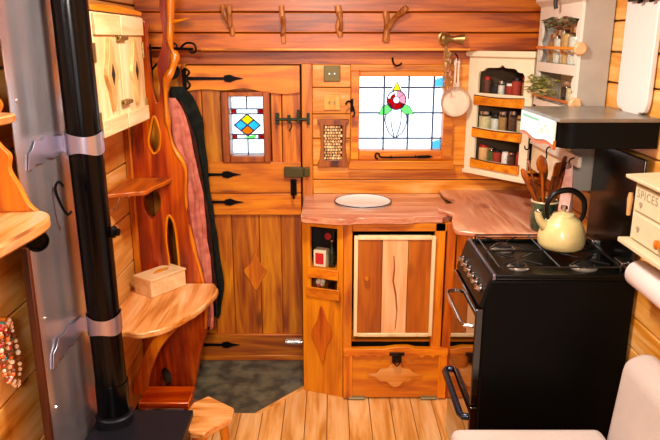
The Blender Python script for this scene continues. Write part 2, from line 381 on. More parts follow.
# ---------------- door
door = bpy.data.objects.new('door_1', None); C.objects.link(door); door.location = (-.41, 3.2, 0); door['kind'] = 'structure'
X0, X1 = -.685, -.144
bm = B()
for a, b in ((X0, -.62), (-.618, -.53), (-.285, -.235), (-.232, X1)): box(bm, a, b, 3.20, 3.235, .92, 1.53)
for z0, z1 in ((.92, 1.07), (1.412, 1.53)): box(bm, -.53, -.285, 3.20, 3.235, z0, z1)
struct('upper_leaf', bm, doorw('z'), .003, door)
bm = B()
for a, b in ((X0, -.6), (-.5985, -.5), (-.4985, -.36), (-.3585, -.25), (-.2485, X1)): box(bm, a, b, 3.20, 3.235, .03, .80)
struct('lower_leaf', bm, doorw('z'), .003, door)
top = [(X0, 1.532), (X1, 1.532)] + [tuple(p) for p in spl([(X1, 1.405), (-.22, 1.398), (-.32, 1.408), (-.41, 1.425), (-.50, 1.415), (-.60, 1.420), (X0, 1.412)], 5)]
bm = B(); prism(bm, top, 'y', 3.18, 3.2); struct('top_rail', bm, pine('x'), .002, door)
bm = B(); box(bm, X0, X1, 3.18, 3.2, .914, 1.068); struct('middle_rail', bm, pine('x'), .003, door)
bm = B(); box(bm, X0, X1, 3.18, 3.2, .80, .910); struct('middle_rail', bm, pine('x'), .003, door)
bm = B(); box(bm, X0, X1, 3.18, 3.2, .03, .145); struct('bottom_rail', bm, doorw('x'), .003, door)
bm = B(); box(bm, -.70, -.136, 3.175, 3.24, -.004, .028); struct('trim_5', bm, doorw('x'), .003)
bm = B(); box(bm, -.522, -.487, 3.165, 3.235, 1.07, 1.41); box(bm, -.322, -.290, 3.165, 3.235, 1.07, 1.41)
box(bm, -.487, -.322, 3.165, 3.235, 1.387, 1.41); box(bm, -.487, -.322, 3.165, 3.235, 1.07, 1.100)
wf = struct('window_frame', bm, wood('dark_frame', '6a2c08', '9a4c14', 'b8682a', 'z', var=.05), .004, door)
bm = B(); gx0, gx1, gz0, gz1 = -.485, -.324, 1.100, 1.387
box(bm, gx0, gx1, 3.219, 3.222, gz0, gz1)
cx, cz = -.4045, 1.246
for (ax, az), mi in (((0, .027), 3), ((-.032, 0), 5), ((.032, 0), 5), ((0, -.027), 4)):
    cap([(cx + ax - .031, cz + az), (cx + ax, cz + az + .025), (cx + ax + .031, cz + az), (cx + ax, cz + az - .025)], mi, 3.2185)
for z in (1.302, 1.180):
    for x in (gx0 + .004, gx1 - .024): cap([(x, z), (x + .022, z), (x + .022, z + .02), (x, z + .02)], 1, 3.2185)
cap([(-.43, 1.180), (-.37, 1.182), (-.36, 1.20), (-.40, 1.192)], 2, 3.2185)
struct('stained_glass', bm, [GL, GR_, GG, GY, GO, GBL, GP], 0, wf)
bm = B()
def c2(p): came(p, .0024, 3.216)
c2([(gx0, 1.325), (gx1, 1.325)]); c2([(gx0, 1.301), (gx1, 1.301)]); c2([(gx0, 1.201), (gx1, 1.201)]); c2([(gx0, 1.179), (gx1, 1.179)])
c2([(cx, 1.325), (cx, 1.387)]); c2([(cx, 1.1), (cx, 1.179)])
for s in (-1, 1): c2([(cx + s * .064, cz), (cx, cz + .054)]); c2([(cx + s * .064, cz), (cx, cz - .054)]); c2([(cx - s * .032, cz + .027), (cx + s * .032, cz - .027)])
for x in (gx0 + .027, gx1 - .027): c2([(x, 1.301), (x, 1.325)]); c2([(x, 1.179), (x, 1.201)])
struct('lead_strips', bm, LEAD, 0, wf)
for z, x1, curl in ((1.472, -.43, 1), (1.008, -.458, 0), (.868, -.452, 0), (.088, -.50, 0)):
    bm = B(); q = [(-.68, z - .008), (x1 - .075, z - .006), (x1 - .07, z - .014), (x1 - .045, z - .018), (x1 - .02, z - .008), (x1 + .02, z), (x1 - .02, z + .008), (x1 - .045, z + .018), (x1 - .07, z + .014), (x1 - .075, z + .006), (-.68, z + .008)]
    prism(bm, q, 'y', 3.172, 3.18)
    if curl:
        box(bm, -.70, -.682, 3.17, 3.182, z - .05, z + .04); tube(bm, spl([(-.68, 3.172, z + .01), (-.665, 3.17, z + .03), (-.685, 3.17, z + .045), (-.70, 3.17, z + .03)], 6), .005)
        tube(bm, spl([(-.68, 3.172, z - .01), (-.665, 3.17, z - .03), (-.685, 3.17, z - .05), (-.70, 3.17, z - .035)], 6), .005)
    part('strap_hinge', bm, BLACK, door)
bm = B(); box(bm, -.262, -.245, 3.165, 3.18, 1.255, 1.31); cyl(bm, (-.26, 3.165, 1.28), (-.10, 3.165, 1.28), .007); box(bm, -.16, -.145, 3.158, 3.18, 1.26, 1.325); box(bm, -.112, -.098, 3.155, 3.18, 1.255, 1.31)
box(bm, -.205, -.19, 3.155, 3.18, 1.262, 1.30); tube(bm, spl([(-.195, 3.155, 1.28), (-.185, 3.15, 1.25), (-.198, 3.15, 1.225)], 5), .004)
part('bolt_latch', bm, plain('green_iron', '1c2a14', .5, .4), door, .002)
bm = B(); box(bm, -.225, -.13, 3.15, 3.18, .998, 1.048); box(bm, -.128, -.10, 3.155, 3.18, 1.0, 1.045); lk = part('rim_lock', bm, plain('aged_brass', '4e4826', .4, .6), door, .003)
bm = B(); box(bm, -.195, -.165, 3.165, 3.18, .905, .985); tube(bm, spl([(-.18, 3.165, .97), (-.18, 3.14, .965), (-.182, 3.135, .93), (-.178, 3.135, .895)], 5), .006)
part('lock_handle', bm, BLACK, lk)
bm = B(); cyl(bm, (-.235, 3.168, .108), (-.145, 3.168, .108), .006); box(bm, -.235, -.15, 3.172, 3.18, .095, .122); part('bottom_bolt', bm, CHROME, door)
bm = B(); ap = [(-.385, .60), (-.36, .54), (-.325, .50), (-.35, .455), (-.385, .39), (-.42, .45), (-.445, .50), (-.41, .54)]
prism(bm, [tuple(p) for p in spl(ap, 3, True)], 'y', 3.192, 3.2); part('diamond_applique', bm, pine('z'), door, .002)

# ---------------- things on the back wall
def plate(z, mat, label, nob):
    t = thing('wall_switch', label, 'switch', (.01, 3.235, z)); part('back_plate', (-.03, .05, 3.222, 3.235, z, z + .075), mat, t, .003)
    for x in (-.003, .022): 
        bm = B(); cyl(bm, (x, 3.222, z + .037), (x, 3.212, z + .037), .006, .004); part('toggle', bm, nob, t)
plate(1.455, plain('aged_plate', '6c5c30', .45, .4), 'brass double switch plate, upper one between door and window', CHROME)
plate(1.318, wood('tan_plate', 'c08840', 'd8a860', 'e0b878', 'z', knots=False), 'wooden double switch plate below the brass one', BRASS)
bm = B(); ow = [(-.062, 1.275), (.092, 1.275), (.092, 1.262), (.080, 1.252), (.076, 1.15), (.084, 1.075), (.092, 1.055), (.092, 1.038), (-.062, 1.038), (-.062, 1.055), (-.052, 1.075), (-.045, 1.15), (-.05, 1.252), (-.062, 1.262)]
t = thing('insect_hotel', 'carved brown wooden panel filled with small cut twig ends, beside window', 'wall ornament', (.015, 3.235, 1.038))
prism(bm, ow, 'y', 3.205, 3.235, holes=[[(-.03, 1.245), (.06, 1.245), (.058, 1.075), (-.028, 1.075)]]); part('carved_frame', bm, wood('brown_carving', '5a2810', '8a4a1c', 'a86430', 'z'), t, .003)
bm = B(); r2 = random.Random(3)
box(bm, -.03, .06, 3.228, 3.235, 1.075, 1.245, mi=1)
for i in range(7):
    for j in range(12):
        x = -.024 + i * .0132 + (j % 2) * .004 + r2.uniform(-.001, .001); z = 1.083 + j * .0140
        if x < .056: cyl(bm, (x, 3.229, z), (x, 3.206 + r2.random() * .006, z), .0054 + r2.random() * .0012, seg=8)
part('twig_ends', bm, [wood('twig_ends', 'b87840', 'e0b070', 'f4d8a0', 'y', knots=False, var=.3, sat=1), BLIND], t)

# branch hooks on the upper boards
def branch_hook(label, paths):
    bm = B()
    for pts, r0, r1 in paths: tube(bm, spl(pts, 6), lambda s, a=r0, b=r1: 1.35 * (a + (b - a) * s) * (1 + .12 * math.sin(s * 9)), 10)
    return single('branch_coat_hook', bm, wood('branch_wood', '7c4424', 'b87c50', 'd4a078', 'z', scale=1.5), label, 'hook', 'branch coat hooks on the upper boards')
branch_hook('branch coat hook nearest the door hinges, leaning to the right', [([(-.49, 3.14, 1.80), (-.475, 3.13, 1.75), (-.455, 3.145, 1.70), (-.450, 3.155, 1.67)], .010, .008), ([(-.46, 3.15, 1.70), (-.455, 3.10, 1.75), (-.45, 3.08, 1.80)], .008, .007)])
branch_hook('straight branch coat hook above right side of door', [([(-.222, 3.15, 1.80), (-.218, 3.15, 1.72), (-.215, 3.155, 1.635)], .009, .007), ([(-.22, 3.15, 1.67), (-.212, 3.11, 1.70), (-.212, 3.09, 1.75)], .007, .006)])
branch_hook('wavy branch coat hook above the two switch plates', [([(.035, 3.15, 1.80), (.045, 3.15, 1.75), (.036, 3.15, 1.71), (.050, 3.155, 1.665)], .011, .009), ([(.045, 3.15, 1.69), (.052, 3.11, 1.72), (.040, 3.09, 1.77)], .007, .006)])
branch_hook('Y-shaped forked branch coat hook above the stained glass window', [([(.255, 3.15, 1.775), (.262, 3.15, 1.72), (.260, 3.155, 1.64)], .010, .012), ([(.262, 3.15, 1.695), (.29, 3.12, 1.74), (.345, 3.08, 1.79)], .010, .009)])

# brass wall lamp, dried flowers, skimmer
t = thing('wall_lamp', 'small brass wall spotlight with flared shade on upper boards', 'lamp', (.54, 3.16, 1.64))
bm = B(); lathe(bm, [(.0, .0), (.028, .004), (.03, .012), (.012, .02), (.01, .035), (.0, .036)], (.53, 3.16, 1.655), (0, -1, 0), 20, caps=False); part('wall_rose', bm, BRASS, t)
bm = B(); lathe(bm, [(.012, 0), (.026, .006), (.030, .016), (.022, .03), (.012, .05), (.012, .062), (.018, .085), (.026, .108), (.022, .108), (.010, .07)], (.505, 3.115, 1.655), (1, -.05, -.03), 20, caps=False); part('shade', bm, BRASS, t)
bm = B(); r2 = random.Random(11); mats = [plain('dried_pink', 'c88c70', .8), plain('dried_yellow', 'd8b468', .8), plain('dried_green', 'a08c54', .8), plain('dried_stem', 'a87840', .8)]
for k in range(7):
    x = .535 + r2.uniform(-.008, .03); tube(bm, spl([(.53, 3.125, 1.635), (x, 3.13, 1.55), (x + r2.uniform(-.02, .02), 3.14, 1.46 + r2.uniform(-.04, .02))], 5), .0016, 5, 3)
for k in range(38):
    z = r2.uniform(1.42, 1.60); ball(bm, (.545 + r2.uniform(-.016, .016) * (1.7 - z) * 6, 3.13 + r2.uniform(-.02, .02), z), r2.uniform(.003, .0075), 1, 1, r2.uniform(.8, 1.8), r2.randrange(3), 1)
single('dried_flower_bunch', bm, mats, 'thin bunch of dried flowers hanging below brass lamp', 'dried flowers')
t = thing('frying_pan', 'cream enamel pan with long slotted handle hanging right of window', 'pan', (.600, 3.235, 1.29))
bm = B(); lathe(bm, [(.0, .0), (.058, .0), (.067, .022), (.069, .022), (.060, -.003), (.0, -.003)], (.600, 3.188, 1.362), (0, -1, 0), 28, caps=False); part('pan_bowl', bm, plain('cream_enamel', 'ecd8c0', .3, coat=.4, var=.2, vscale=14), t)
bm = B(); tube(bm, [(.600 + .069 * math.cos(k * math.pi / 16), 3.166, 1.362 + .069 * math.sin(k * math.pi / 16)) for k in range(33)], .003); part('rim', bm, plain('brown_rim', 'b89070', .4), t)
bm = B(); prism(bm, [(.586, 1.42), (.615, 1.42), (.611, 1.50), (.615, 1.55), (.605, 1.565), (.595, 1.565), (.585, 1.55), (.590, 1.50)], 'y', 3.176, 3.183, holes=[[(.5965, 1.45), (.6045, 1.45), (.6035, 1.545), (.5975, 1.545)]])
part('pan_handle', bm, plain('cream_enamel', 'ecdcc0'), t)
bm = B(); tube(bm, spl([(.600, 3.235, 1.585), (.600, 3.20, 1.58), (.600, 3.165, 1.565), (.600, 3.17, 1.555)], 5), .003); single('pan_nail_hook', bm, BLACK, 'small black nail hook holding the cream pan', 'hook')

# ================================================================== worktop and cabinets
sid = lambda p, n=5, amp=.004, seed=0: [(q.x + amp * noise.noise(Vector((q.x * 22, q.y * 22, seed))), q.y + amp * noise.noise(Vector((q.x * 22, q.y * 22, seed + 9)))) for q in spl(p, n)]
bm = B(); front = sid([(-.128, 2.80), (-.11, 2.785), (-.05, 2.775), (.05, 2.745), (.12, 2.765), (.22, 2.770), (.32, 2.765), (.42, 2.790), (.50, 2.785)], 5, .008)
prism(bm, [(.55, 3.234), (-.128, 3.234)] + front + [(.56, 2.85)], 'z', .868, .898)
single('worktop', bm, counterw('x'), 'long pinkish live-edge worktop under the window', 'worktop', bev=.005)
bm = B(); left = sid([(.552, 3.234), (.56, 3.10), (.585, 2.99), (.50, 2.90), (.485, 2.84), (.53, 2.77), (.515, 2.66), (.50, 2.56), (.51, 2.50)], 5, .005)
prism(bm, left + [(.60, 2.465), (XR - .004, 2.465), (XR - .004, 3.234)], 'z', .8985, .918)
single('worktop', bm, counterw('y'), 'pinkish live-edge corner worktop behind the black cooker', 'worktop', bev=.005)
t = thing('enamel_sink_cover', 'round white enamel cover with dark blue rim set on worktop', 'sink cover', (.157, 3.04, .898))
bm = B(); lathe(bm, [(0, .006), (.12, .004), (.13, .012), (.1335, .010)], (.157, 3.04, .898), seg=48, caps=False); lathe(bm, [(.1335, .010), (.128, .0), (.0, .0)], (.157, 3.04, .898), seg=48, caps=False)
part('cover_plate', bm, plain('white_enamel', 'f4f2ec', .2, coat=.5), t)
bm = B(); tube(bm, [(.157 + .1345 * math.cos(a), 3.04 + .1345 * math.sin(a), .908) for a in [k * math.pi / 30 for k in range(61)]], .003); part('rim', bm, plain('navy_enamel', '20304a', .3), t)

# left angled cabinet
cl = thing('corner_shelf_cabinet', 'angled orange wood cabinet with open shelves at left end of worktop', 'cabinet', (-.03, 2.85, 0))
A0, A1 = Vector((-.128, 2.865)), Vector((.058, 2.795)); L_ = (A1 - A0).length; ang = math.atan2(A1.y - A0.y, A1.x - A0.x); MA = rotz(A0.x, A0.y, ang)
cm = lambda z: [(0, 0), (L_, 0), (L_, .18), (0, .18)]
def lp(name, b6, mat, parent=cl, bev=.002, M=MA, label=None):
    bm = B(); box(bm, *b6, M=M); return part(name, bm, mat, parent, bev, label)
bm = B(); prism(bm, [(0, .0), (L_, .0), (L_, .865), (0, .865)], 'y', 0, .018, holes=[[(.04, .635), (L_ - .028, .635), (L_ - .028, .835), (.04, .835)], [(.04, .52), (L_ - .028, .52), (L_ - .028, .592), (.04, .592)]])
bmesh.ops.transform(bm, matrix=MA, verts=bm.verts[:]); part('front_frame', bm, wood('pale_cabinet', 'b86c2c', 'd88c44', 'e6a45c', 'z', var=.03), cl, .002)
part('side_panel', (-.127, -.113, 2.89, 3.22, 0, .865), cabw('y'), cl, .002)
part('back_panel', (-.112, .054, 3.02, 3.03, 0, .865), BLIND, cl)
for z in (.624, .509):
    bm = B(); prism(bm, [(-.112, 2.885), (.052, 2.822), (.052, 3.018), (-.112, 3.018)], 'z', z, z + .011); part('shelf', bm, cabw('x'), cl)
lp('shelf_rail', (.03, L_ - .02, -.008, .0, .592, .640), pine('x')); lp('shelf_rail', (.02, L_ - .015, -.008, .0, .495, .545), pine('x'))
bm = B(); prism(bm, [tuple(p) for p in spl([(.095, .46), (.12, .39), (.15, .32), (.12, .25), (.105, .16), (.075, .24), (.045, .31), (.075, .38)], 3, True)], 'y', -.010, 0, M=MA); part('applique', bm, wood('red_applique', '8a3008', 'b85818', 'd07830', 'z'), cl, .002)
# items on its shelves
def at_l(x, y, z): v = MA @ Vector((x, y, z)); return v
bm = B(); box(bm, .044, .104, .03, .08, .636, .715, M=MA); t = thing('matchbox', 'cream box with red label on upper shelf of the corner cabinet', 'box', at_l(.074, .055, .636)); part('carton', bm, CREAM, t, .002)
bm = B(); box(bm, .054, .094, .0275, .03, .650, .702, M=MA); part('paper_label', bm, plain('red_label', 'c01818', .6), t)
bm = B(); box(bm, .055, .12, .10, .16, .636, .82, M=MA); t = thing('storage_tin', 'dark tin with round red emblem behind the cream box', 'tin', at_l(.09, .13, .636)); part('tin_body', bm, plain('dark_tin', '1c1210', .4, .3), t, .004)
bm = B(); p = at_l(.09, .099, .765); cyl(bm, p, p + (MA.to_3x3() @ Vector((0, -.002, 0))), .017); part('round_emblem', bm, plain('dark_red', 'a81818', .6), t)
def bottle(x, y, z, h, r, mat, label, M=MA, name='bottle'):
    p = M @ Vector((x, y, z)); t = thing(name, label, 'bottle', p)
    bm = B(); lathe(bm, [(r * .9, 0), (r, .004), (r, h * .55), (r * .4, h * .72), (r * .38, h * .95)], p, seg=16); part('bottle_body', bm, mat, t)
    bm = B(); lathe(bm, [(r * .45, h * .94), (r * .45, h)], p, seg=12); part('bottle_cap', bm, CHROME, t)
bottle(.128, .05, .636, .13, .017, plain('green_bottle', '142210', .15, coat=.5), 'dark green bottle right of the cream box in corner cabinet')
bottle(.125, .05, .521, .062, .017, plain('brown_bottle', '1c1008', .15, coat=.5), 'short dark bottle on the lower shelf of corner cabinet')
bm = B(); r2 = random.Random(8)
for k in range(9): ball(bm, at_l(.055 + r2.random() * .045, .05 + r2.random() * .02, .535 + r2.random() * .02), .014, mi=r2.randrange(3), sub=1)
single('potpourri_bag', bm, [plain('p1', 'e8c890', .7), plain('p2', 'd05848', .7), plain('p3', 'e8e0c8', .7)], 'small pile of pale and red packets on the lower open shelf', 'packets')

# main cabinet
cb = thing('kitchen_cabinet', 'main orange wood cabinet under the worktop with striped door', 'cabinet', (.31, 2.95, 0))
part('post', (.060, .100, 2.79, 2.83, 0, .8675), pine('z'), cb, .003)
part('post', (.468, .515, 2.79, 2.83, 0, .8675), pine('z'), cb, .003)
part('post', (.522, .560, 2.785, 2.83, 0, .8675), wood('red_post', '8a3008', 'b85818', 'd07830', 'z'), cb, .003)
part('top_rail', (.100, .522, 2.79, 2.82,   .828, .8675), cabw('x'), cb, .003)
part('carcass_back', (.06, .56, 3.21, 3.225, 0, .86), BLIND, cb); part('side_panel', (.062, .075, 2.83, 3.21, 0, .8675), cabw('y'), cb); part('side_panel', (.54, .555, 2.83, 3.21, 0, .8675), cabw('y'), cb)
part('shelf', (.076, .539, 2.83, 3.21, .275, .285), cabw('x'), cb)
dr = part('cabinet_door', None or (lambda bm: (box(bm, .125, .233, 2.775, 2.792, .345, .795), bm)[1])(B()), wood('dark_door_board', '7c380c', 'a8581c', 'bc7030', 'z', var=.06), cb, .002)
part('door_board', (.235, .348, 2.774, 2.792, .345, .795), wood('pale_door_board', 'c88450', 'e4a86c', 'f0c08c', 'z', var=.04, sat=1), dr, .002)
part('door_board', (.350, .452, 2.775, 2.792, .345, .795), wood('dark_door_board', '9a4c12', 'c0702a', 'd08a40', 'z'), dr, .002)
bm = B(); box(bm, .108, .125, 2.768, 2.795, .330, .810); box(bm, .452, .470, 2.768, 2.795, .330, .810); box(bm, .125, .452, 2.768, 2.795, .795, .812); box(bm, .125, .452, 2.768, 2.795, .328, .345)
part('door_edging', bm, creamw('z'), dr, .003)
bm = B(); prism(bm, [(.283, .72), (.287, .72), (.292, .66), (.288, .60), (.301, .54), (.308, .46), (.302, .37), (.298, .36), (.303, .45), (.295, .53), (.281, .60), (.286, .66)], 'y', 2.7732, 2.774); part('dark_split', bm, plain('split_brown', '8a3c14', .6), dr)
bm = B(); lathe(bm, [(.006, 0), (.006, .008), (.012, .012), (.0145, .02), (.010, .028), (0, .029)], (.165, 2.775, .62), (0, -1, 0), 16, caps=False); part('knob', bm, pine('z'), dr)
fl = part('drawer_front', (.062, .548, 2.78, 2.80, .008, .235), cabw('x'), cb, .003)
part('drawer_edging', (.064, .105, 2.770, 2.78, .01, .234), pine('z'), fl, .002); part('drawer_edging', (.508, .546, 2.770, 2.78, .01, .234), pine('z'), fl, .002)
sc_ = [(.062, .265), (.25, .267), (.30, .276), (.36, .278), (.40, .267), (.548, .265), (.548, .235)]
for k in range(9, -1, -1):
    x = .07 + k * .05; sc_ += [(x + .022, .236), (x + .008, .222 if k not in (4, 5) else .236), (x - .006 + .0, .236)]
bm = B(); prism(bm, sc_ + [(.062, .238)], 'y', 2.765, 2.80); part('scalloped_rail', bm, pine('x'), cb, .002)
bm = B(); half = [(.175, .135), (.215, .145), (.235, .165), (.265, .165), (.285, .185), (.305, .19), (.33, .185), (.345, .165), (.375, .162), (.395, .145), (.435, .133), (.395, .118), (.375, .098), (.345, .098), (.33, .078), (.305, .07), (.285, .078), (.265, .098), (.235, .10), (.215, .12)]
prism(bm, [tuple(p) for p in spl(half, 3, True)], 'y', 2.768, 2.78); part('applique', bm, wood('applique_wood', 'c4783c', 'e09c60', 'eab47c', 'x'), fl, .002)
bm = B(); box(bm, .275, .345, 2.755, 2.768, .238, .252); box(bm, .288, .332, 2.752, 2.770, .205, .245); cyl(bm, (.31, 2.752, .225), (.31, 2.742, .225), .012); tube(bm, spl([(.293, 2.75, .21), (.31, 2.745, .192), (.327, 2.75, .21)], 5), .003)
part('latch', bm, plain('bronze', '2a1c10', .4, .8), fl, .001)
for x in (.09, .43):
    bm = B(); box(bm, x, x + .075, 2.772, 2.782, .004, .018); cyl(bm, (x, 2.772, .008), (x + .075, 2.772, .008), .006); part('hinge', bm, plain('dull_brass', '8a7c58', .5, .5), fl)
# right run under the corner worktop
rr_ = thing('side_cabinet', 'wooden cabinet run under the corner worktop beside cooker', 'cabinet', (.75, 2.6, 0))
part('front_panel', (.565, .58, 2.47, 2.784, .0, .897), cabw('z'), rr_, .002); part('end_panel', (.565, 1.01, 2.452, 2.466, 0, .897), cabw('z'), rr_, .002)

# ================================================================== cooker
ck = thing('gas_cooker', 'black enamel freestanding gas cooker with chrome handle against right wall', 'cooker', (.74, 2.23, 0))
cy0, cy1, cx0, cx1 = 2.025, 2.435, .49, 1.01
bm = B(); prism(bm, [(.515, .04), (cx1, .04), (cx1, .885), (.532, .885), (.512, .80)], 'y', cy0, cy1); part('body', bm, ENAMEL, ck, .006)
bm = B(); prism(bm, [(.496, .790), (.515, .784), (.545, .884), (.530, .902)], 'y', cy0 + .004, cy1 - .004); cp = part('control_panel', bm, plain('panel_black', '050505', .4), ck, .003)
bm = B(); prism(bm, [(.534, .886), (.546, .886), (.546, .907), (.536, .907)], 'y', cy0, cy1); part('chrome_strip', bm, plain('brushed_strip', '8c90a0', .3, .9), ck, .002)
nrm = Vector((-.93, 0, .35)).normalized()
for k in range(6):
    y = 2.075 + k * .060; p = Vector((.510, y, .838)); bm = B(); lathe(bm, [(.014, 0), (.015, .004), (.010, .008), (.009, .020), (.0, .022)], p, nrm, 16, caps=False); part('knob', bm, CHROME, cp)
bm = B(); box(bm, .546, cx1, cy0, cy1, .885, .893)
for y in (cy0, cy1 - .012): box(bm, .546, cx1, y, y + .012, .893, .905)
box(bm, cx1 - .02, cx1, cy0, cy1, .893, .91); part('hob_plate', bm, plain('hob_enamel', '050604', .3), ck, .003)
for (x, y, r) in ((.645, 2.125, .036), (.645, 2.33, .045), (.87, 2.125, .045), (.87, 2.33, .036)):
    bm = B(); lathe(bm, [(r, 0), (r * 1.02, .004), (r * .8, .008), (r * .8, .014)], (x, y, .893), seg=24); bn = part('burner', bm, plain('burner_alu', 'c0b8ac', .35, .8), ck)
    bm = B(); lathe(bm, [(r * .72, .0), (r * .72, .005), (r * .6, .008), (0, .008)], (x, y, .907), seg=24, caps=False); part('burner_cap', bm, plain('burner_cap', '141414', .4), bn)
for y0, y1 in ((cy0 + .018, 2.215), (2.225, cy1 - .018)):
    bm = B(); g = .0032; zz = .925
    def bar(a, b): tube(bm, [a, b], g, 6)
    xs0, xs1 = .56, .96; ym = (y0 + y1) / 2; xm = (xs0 + xs1) / 2
    for y in (y0, y1): bar((xs0, y, zz), (xs1, y, zz))
    for x in (xs0, xm, xs1): bar((x, y0, zz), (x, y1, zz))
    for x in (.645, .87):
        for a in (45, 135, 225, 315):
            dx, dy = math.cos(R(a)), math.sin(R(a)); bar((x + dx * .02, y0 + (y1 - y0) / 2 + dy * .02, zz), (x + dx * .09, ym + dy * (y1 - y0) / 2, zz))
    for x in (xs0, xs1):
        for y in (y0, y1): bar((x, y, zz), (x, y, .893))
    part('pan_support', bm, plain('grate_iron', '3a3838', .25, .8), ck)
GLASS = plain('oven_glass', '080504', .04, coat=1)
od = part('oven_door', (.487, .515, cy0 + .006, cy1 - .006, .42, .782), GLASS, ck, .004)
bm = B(); tube(bm, [(.487, cy0 + .04, .705), (.462, cy0 + .045, .705), (.452, cy0 + .065, .705), (.452, cy1 - .065, .705), (.462, cy1 - .045, .705), (.487, cy1 - .04, .705)], .0075, 10); part('handle', bm, CHROME, od)
od = part('lower_door', (.487, .515, cy0 + .006, cy1 - .006, .06, .412), GLASS, ck, .004)
bm = B(); tube(bm, [(.487, cy0 + .03, .36), (.472, cy0 + .032, .36), (.464, cy0 + .05, .36), (.464, cy1 - .05, .36), (.472, cy1 - .032, .36), (.487, cy1 - .03, .36)], .013, 10); part('handle', bm, plain('blue_black_handle', '2a3244', .2, .6), od)
bm = B(); box(bm, .990, 1.0, cy0 + .01, cy1 - .005, .915, 1.285); ld = part('glass_lid', bm, plain('lid_glass', '070605', .22), ck, .004)
part('lid_hinge', (.975, 1.005, cy0 + .05, cy0 + .11, .90, .93), CHROME, ld, .003); part('lid_hinge', (.975, 1.005, cy1 - .11, cy1 - .05, .90, .93), CHROME, ld, .003)
for x in (.56, .94):
    for y in (cy0 + .04, cy1 - .04):
        bm = B(); cyl(bm, (x, y, 0), (x, y, .042), .018); part('foot', bm, BLACK, ck)

# kettle
kx, ky, kz = .832, 2.255, .9292
kt = thing('kettle', 'cream whistling kettle with black arched handle on cooker hob', 'kettle', (kx, ky, kz))
KM = plain('kettle_enamel', 'dcc888', .3, coat=.6, var=.15, vscale=16)
bm = B(); lathe(bm, [(.0, 0), (.070, 0), (.078, .006), (.083, .022), (.082, .045), (.074, .075), (.058, .102), (.040, .114), (.038, .118)], (kx, ky, kz), seg=40, caps=False); lathe(bm, [(.038, .118), (.0, .120)], (kx, ky, kz), seg=40, caps=False); part('body', bm, KM, kt)
bm = B(); lathe(bm, [(.040, .116), (.036, .124), (.015, .130), (.0, .131)], (kx, ky, kz), seg=28, caps=False); li = part('lid', bm, KM, kt)
bm = B(); lathe(bm, [(.005, .128), (.006, .136), (.013, .142), (.012, .152), (0, .155)], (kx, ky, kz), seg=16, caps=False); part('lid_knob', bm, CHROME, li)
bm = B(); tube(bm, spl([(kx - .055, ky - .01, kz + .065), (kx - .085, ky - .012, kz + .10), (kx - .098, ky - .014, kz + .135)], 6), lambda s: .017 - .006 * s, 12); sp = part('spout', bm, KM, kt)
bm = B(); ball(bm, (kx - .094, ky - .014, kz + .136), .012, 1, 1, .8); part('whistle', bm, CHROME, sp)
bm = B(); hp = spl([(kx - .052, ky, kz + .10), (kx - .062, ky, kz + .155), (kx - .035, ky, kz + .198), (kx + .02, ky, kz + .208), (kx + .065, ky, kz + .175), (kx + .072, ky, kz + .125), (kx + .060, ky, kz + .095)], 8)
tube(bm, hp, lambda s: .0065 + .004 * math.sin(math.pi * s), 10); part('handle', bm, plain('bakelite', '100c0a', .3), kt)

# utensil jar and the utensils in it
jx, jy, jz = .85, 2.512, .9185
ut = thing('utensil_jar', 'dark green glazed jar holding wooden utensils behind the kettle', 'jar', (jx, jy, jz))
bm = B(); lathe(bm, [(.040, 0), (.052, .01), (.055, .05), (.050, .09), (.053, .118), (.048, .118), (.045, .09), (.045, .012), (0, .012)], (jx, jy, jz), seg=28, caps=False); part('jar_body', bm, plain('green_glaze', '1e3020', .2, col2='4a5c40', vscale=18, coat=.5), ut)
bm = B(); tube(bm, [(jx + .052 * math.cos(a), jy + .052 * math.sin(a), jz + .118) for a in [k * math.pi / 16 for k in range(33)]], .004); part('rim', bm, plain('cream_glaze', 'c8b890', .3), ut)
UW = lambda i: wood('utensil%s' % 'abc'[i], *(('4a2008', '7a3c14', '9a5424'), ('6a2c0c', 'a05020', 'b86c34'), ('3a1808', '5c2c10', '7a4018'))[i], 'z', scale=2)
ul = [('spoon', (-.10, -.02, .235), 'wooden spoon leaning furthest left in the green jar', 1, 0), ('spatula', (-.07, .015, .255), 'brown wooden spatula second from left in the green jar', 0, 1), ('spoon', (-.035, -.02, .285), 'tall round-bowled wooden spoon rising from the green jar', 1, 2),
      ('spoon', (-.012, .02, .25), 'dark wooden spoon in middle of the green jar', 2, 0), ('ladle', (.008, -.045, .225), 'short dark ladle handle in middle of the green jar', 2, 3), ('spatula', (.024, -.04, .255), 'upright reddish spatula right of middle in green jar', 1, 1),
      ('spatula', (.042, -.065, .285), 'dark broad spatula leaning right in the green jar', 2, 1), ('spoon', (.052, -.085, .27), 'brown spoon leaning furthest right in the green jar', 0, 0)]
for nm, (dx, dy, h), lb, wi, kd in ul:
    b0 = Vector((jx - dx * .12, jy - dy * .12, jz + .016)); tp = Vector((jx + dx, jy + dy, jz + h)); d = (tp - b0).normalized()
    t = thing('wooden_' + nm, lb, nm, b0, 'utensils in the green jar')
    bm = B(); tube(bm, [b0, b0 + (tp - b0) * .5, tp - d * .05], .0072, 8); part('handle', bm, UW(wi), t)
    bm = B(); c = tp - d * .02
    M = Matrix.Translation(c) @ frame_M(d)
    if kd == 1: prism(bm, [(-.014, -.045), (.014, -.045), (.025, .03), (.021, .045), (-.021, .045), (-.025, .03)], 'y', -.004, .004, M=M)
    elif kd == 3: tube(bm, [c - d * .035, c + d * .02], .008)
    else:
        q = bmesh.ops.create_icosphere(bm, subdivisions=2, radius=1, matrix=M @ Matrix.Diagonal((.024 if kd == 0 else .028, .011, .040, 1)))
    part('head', bm, UW(wi), t, .002 if kd == 1 else 0)

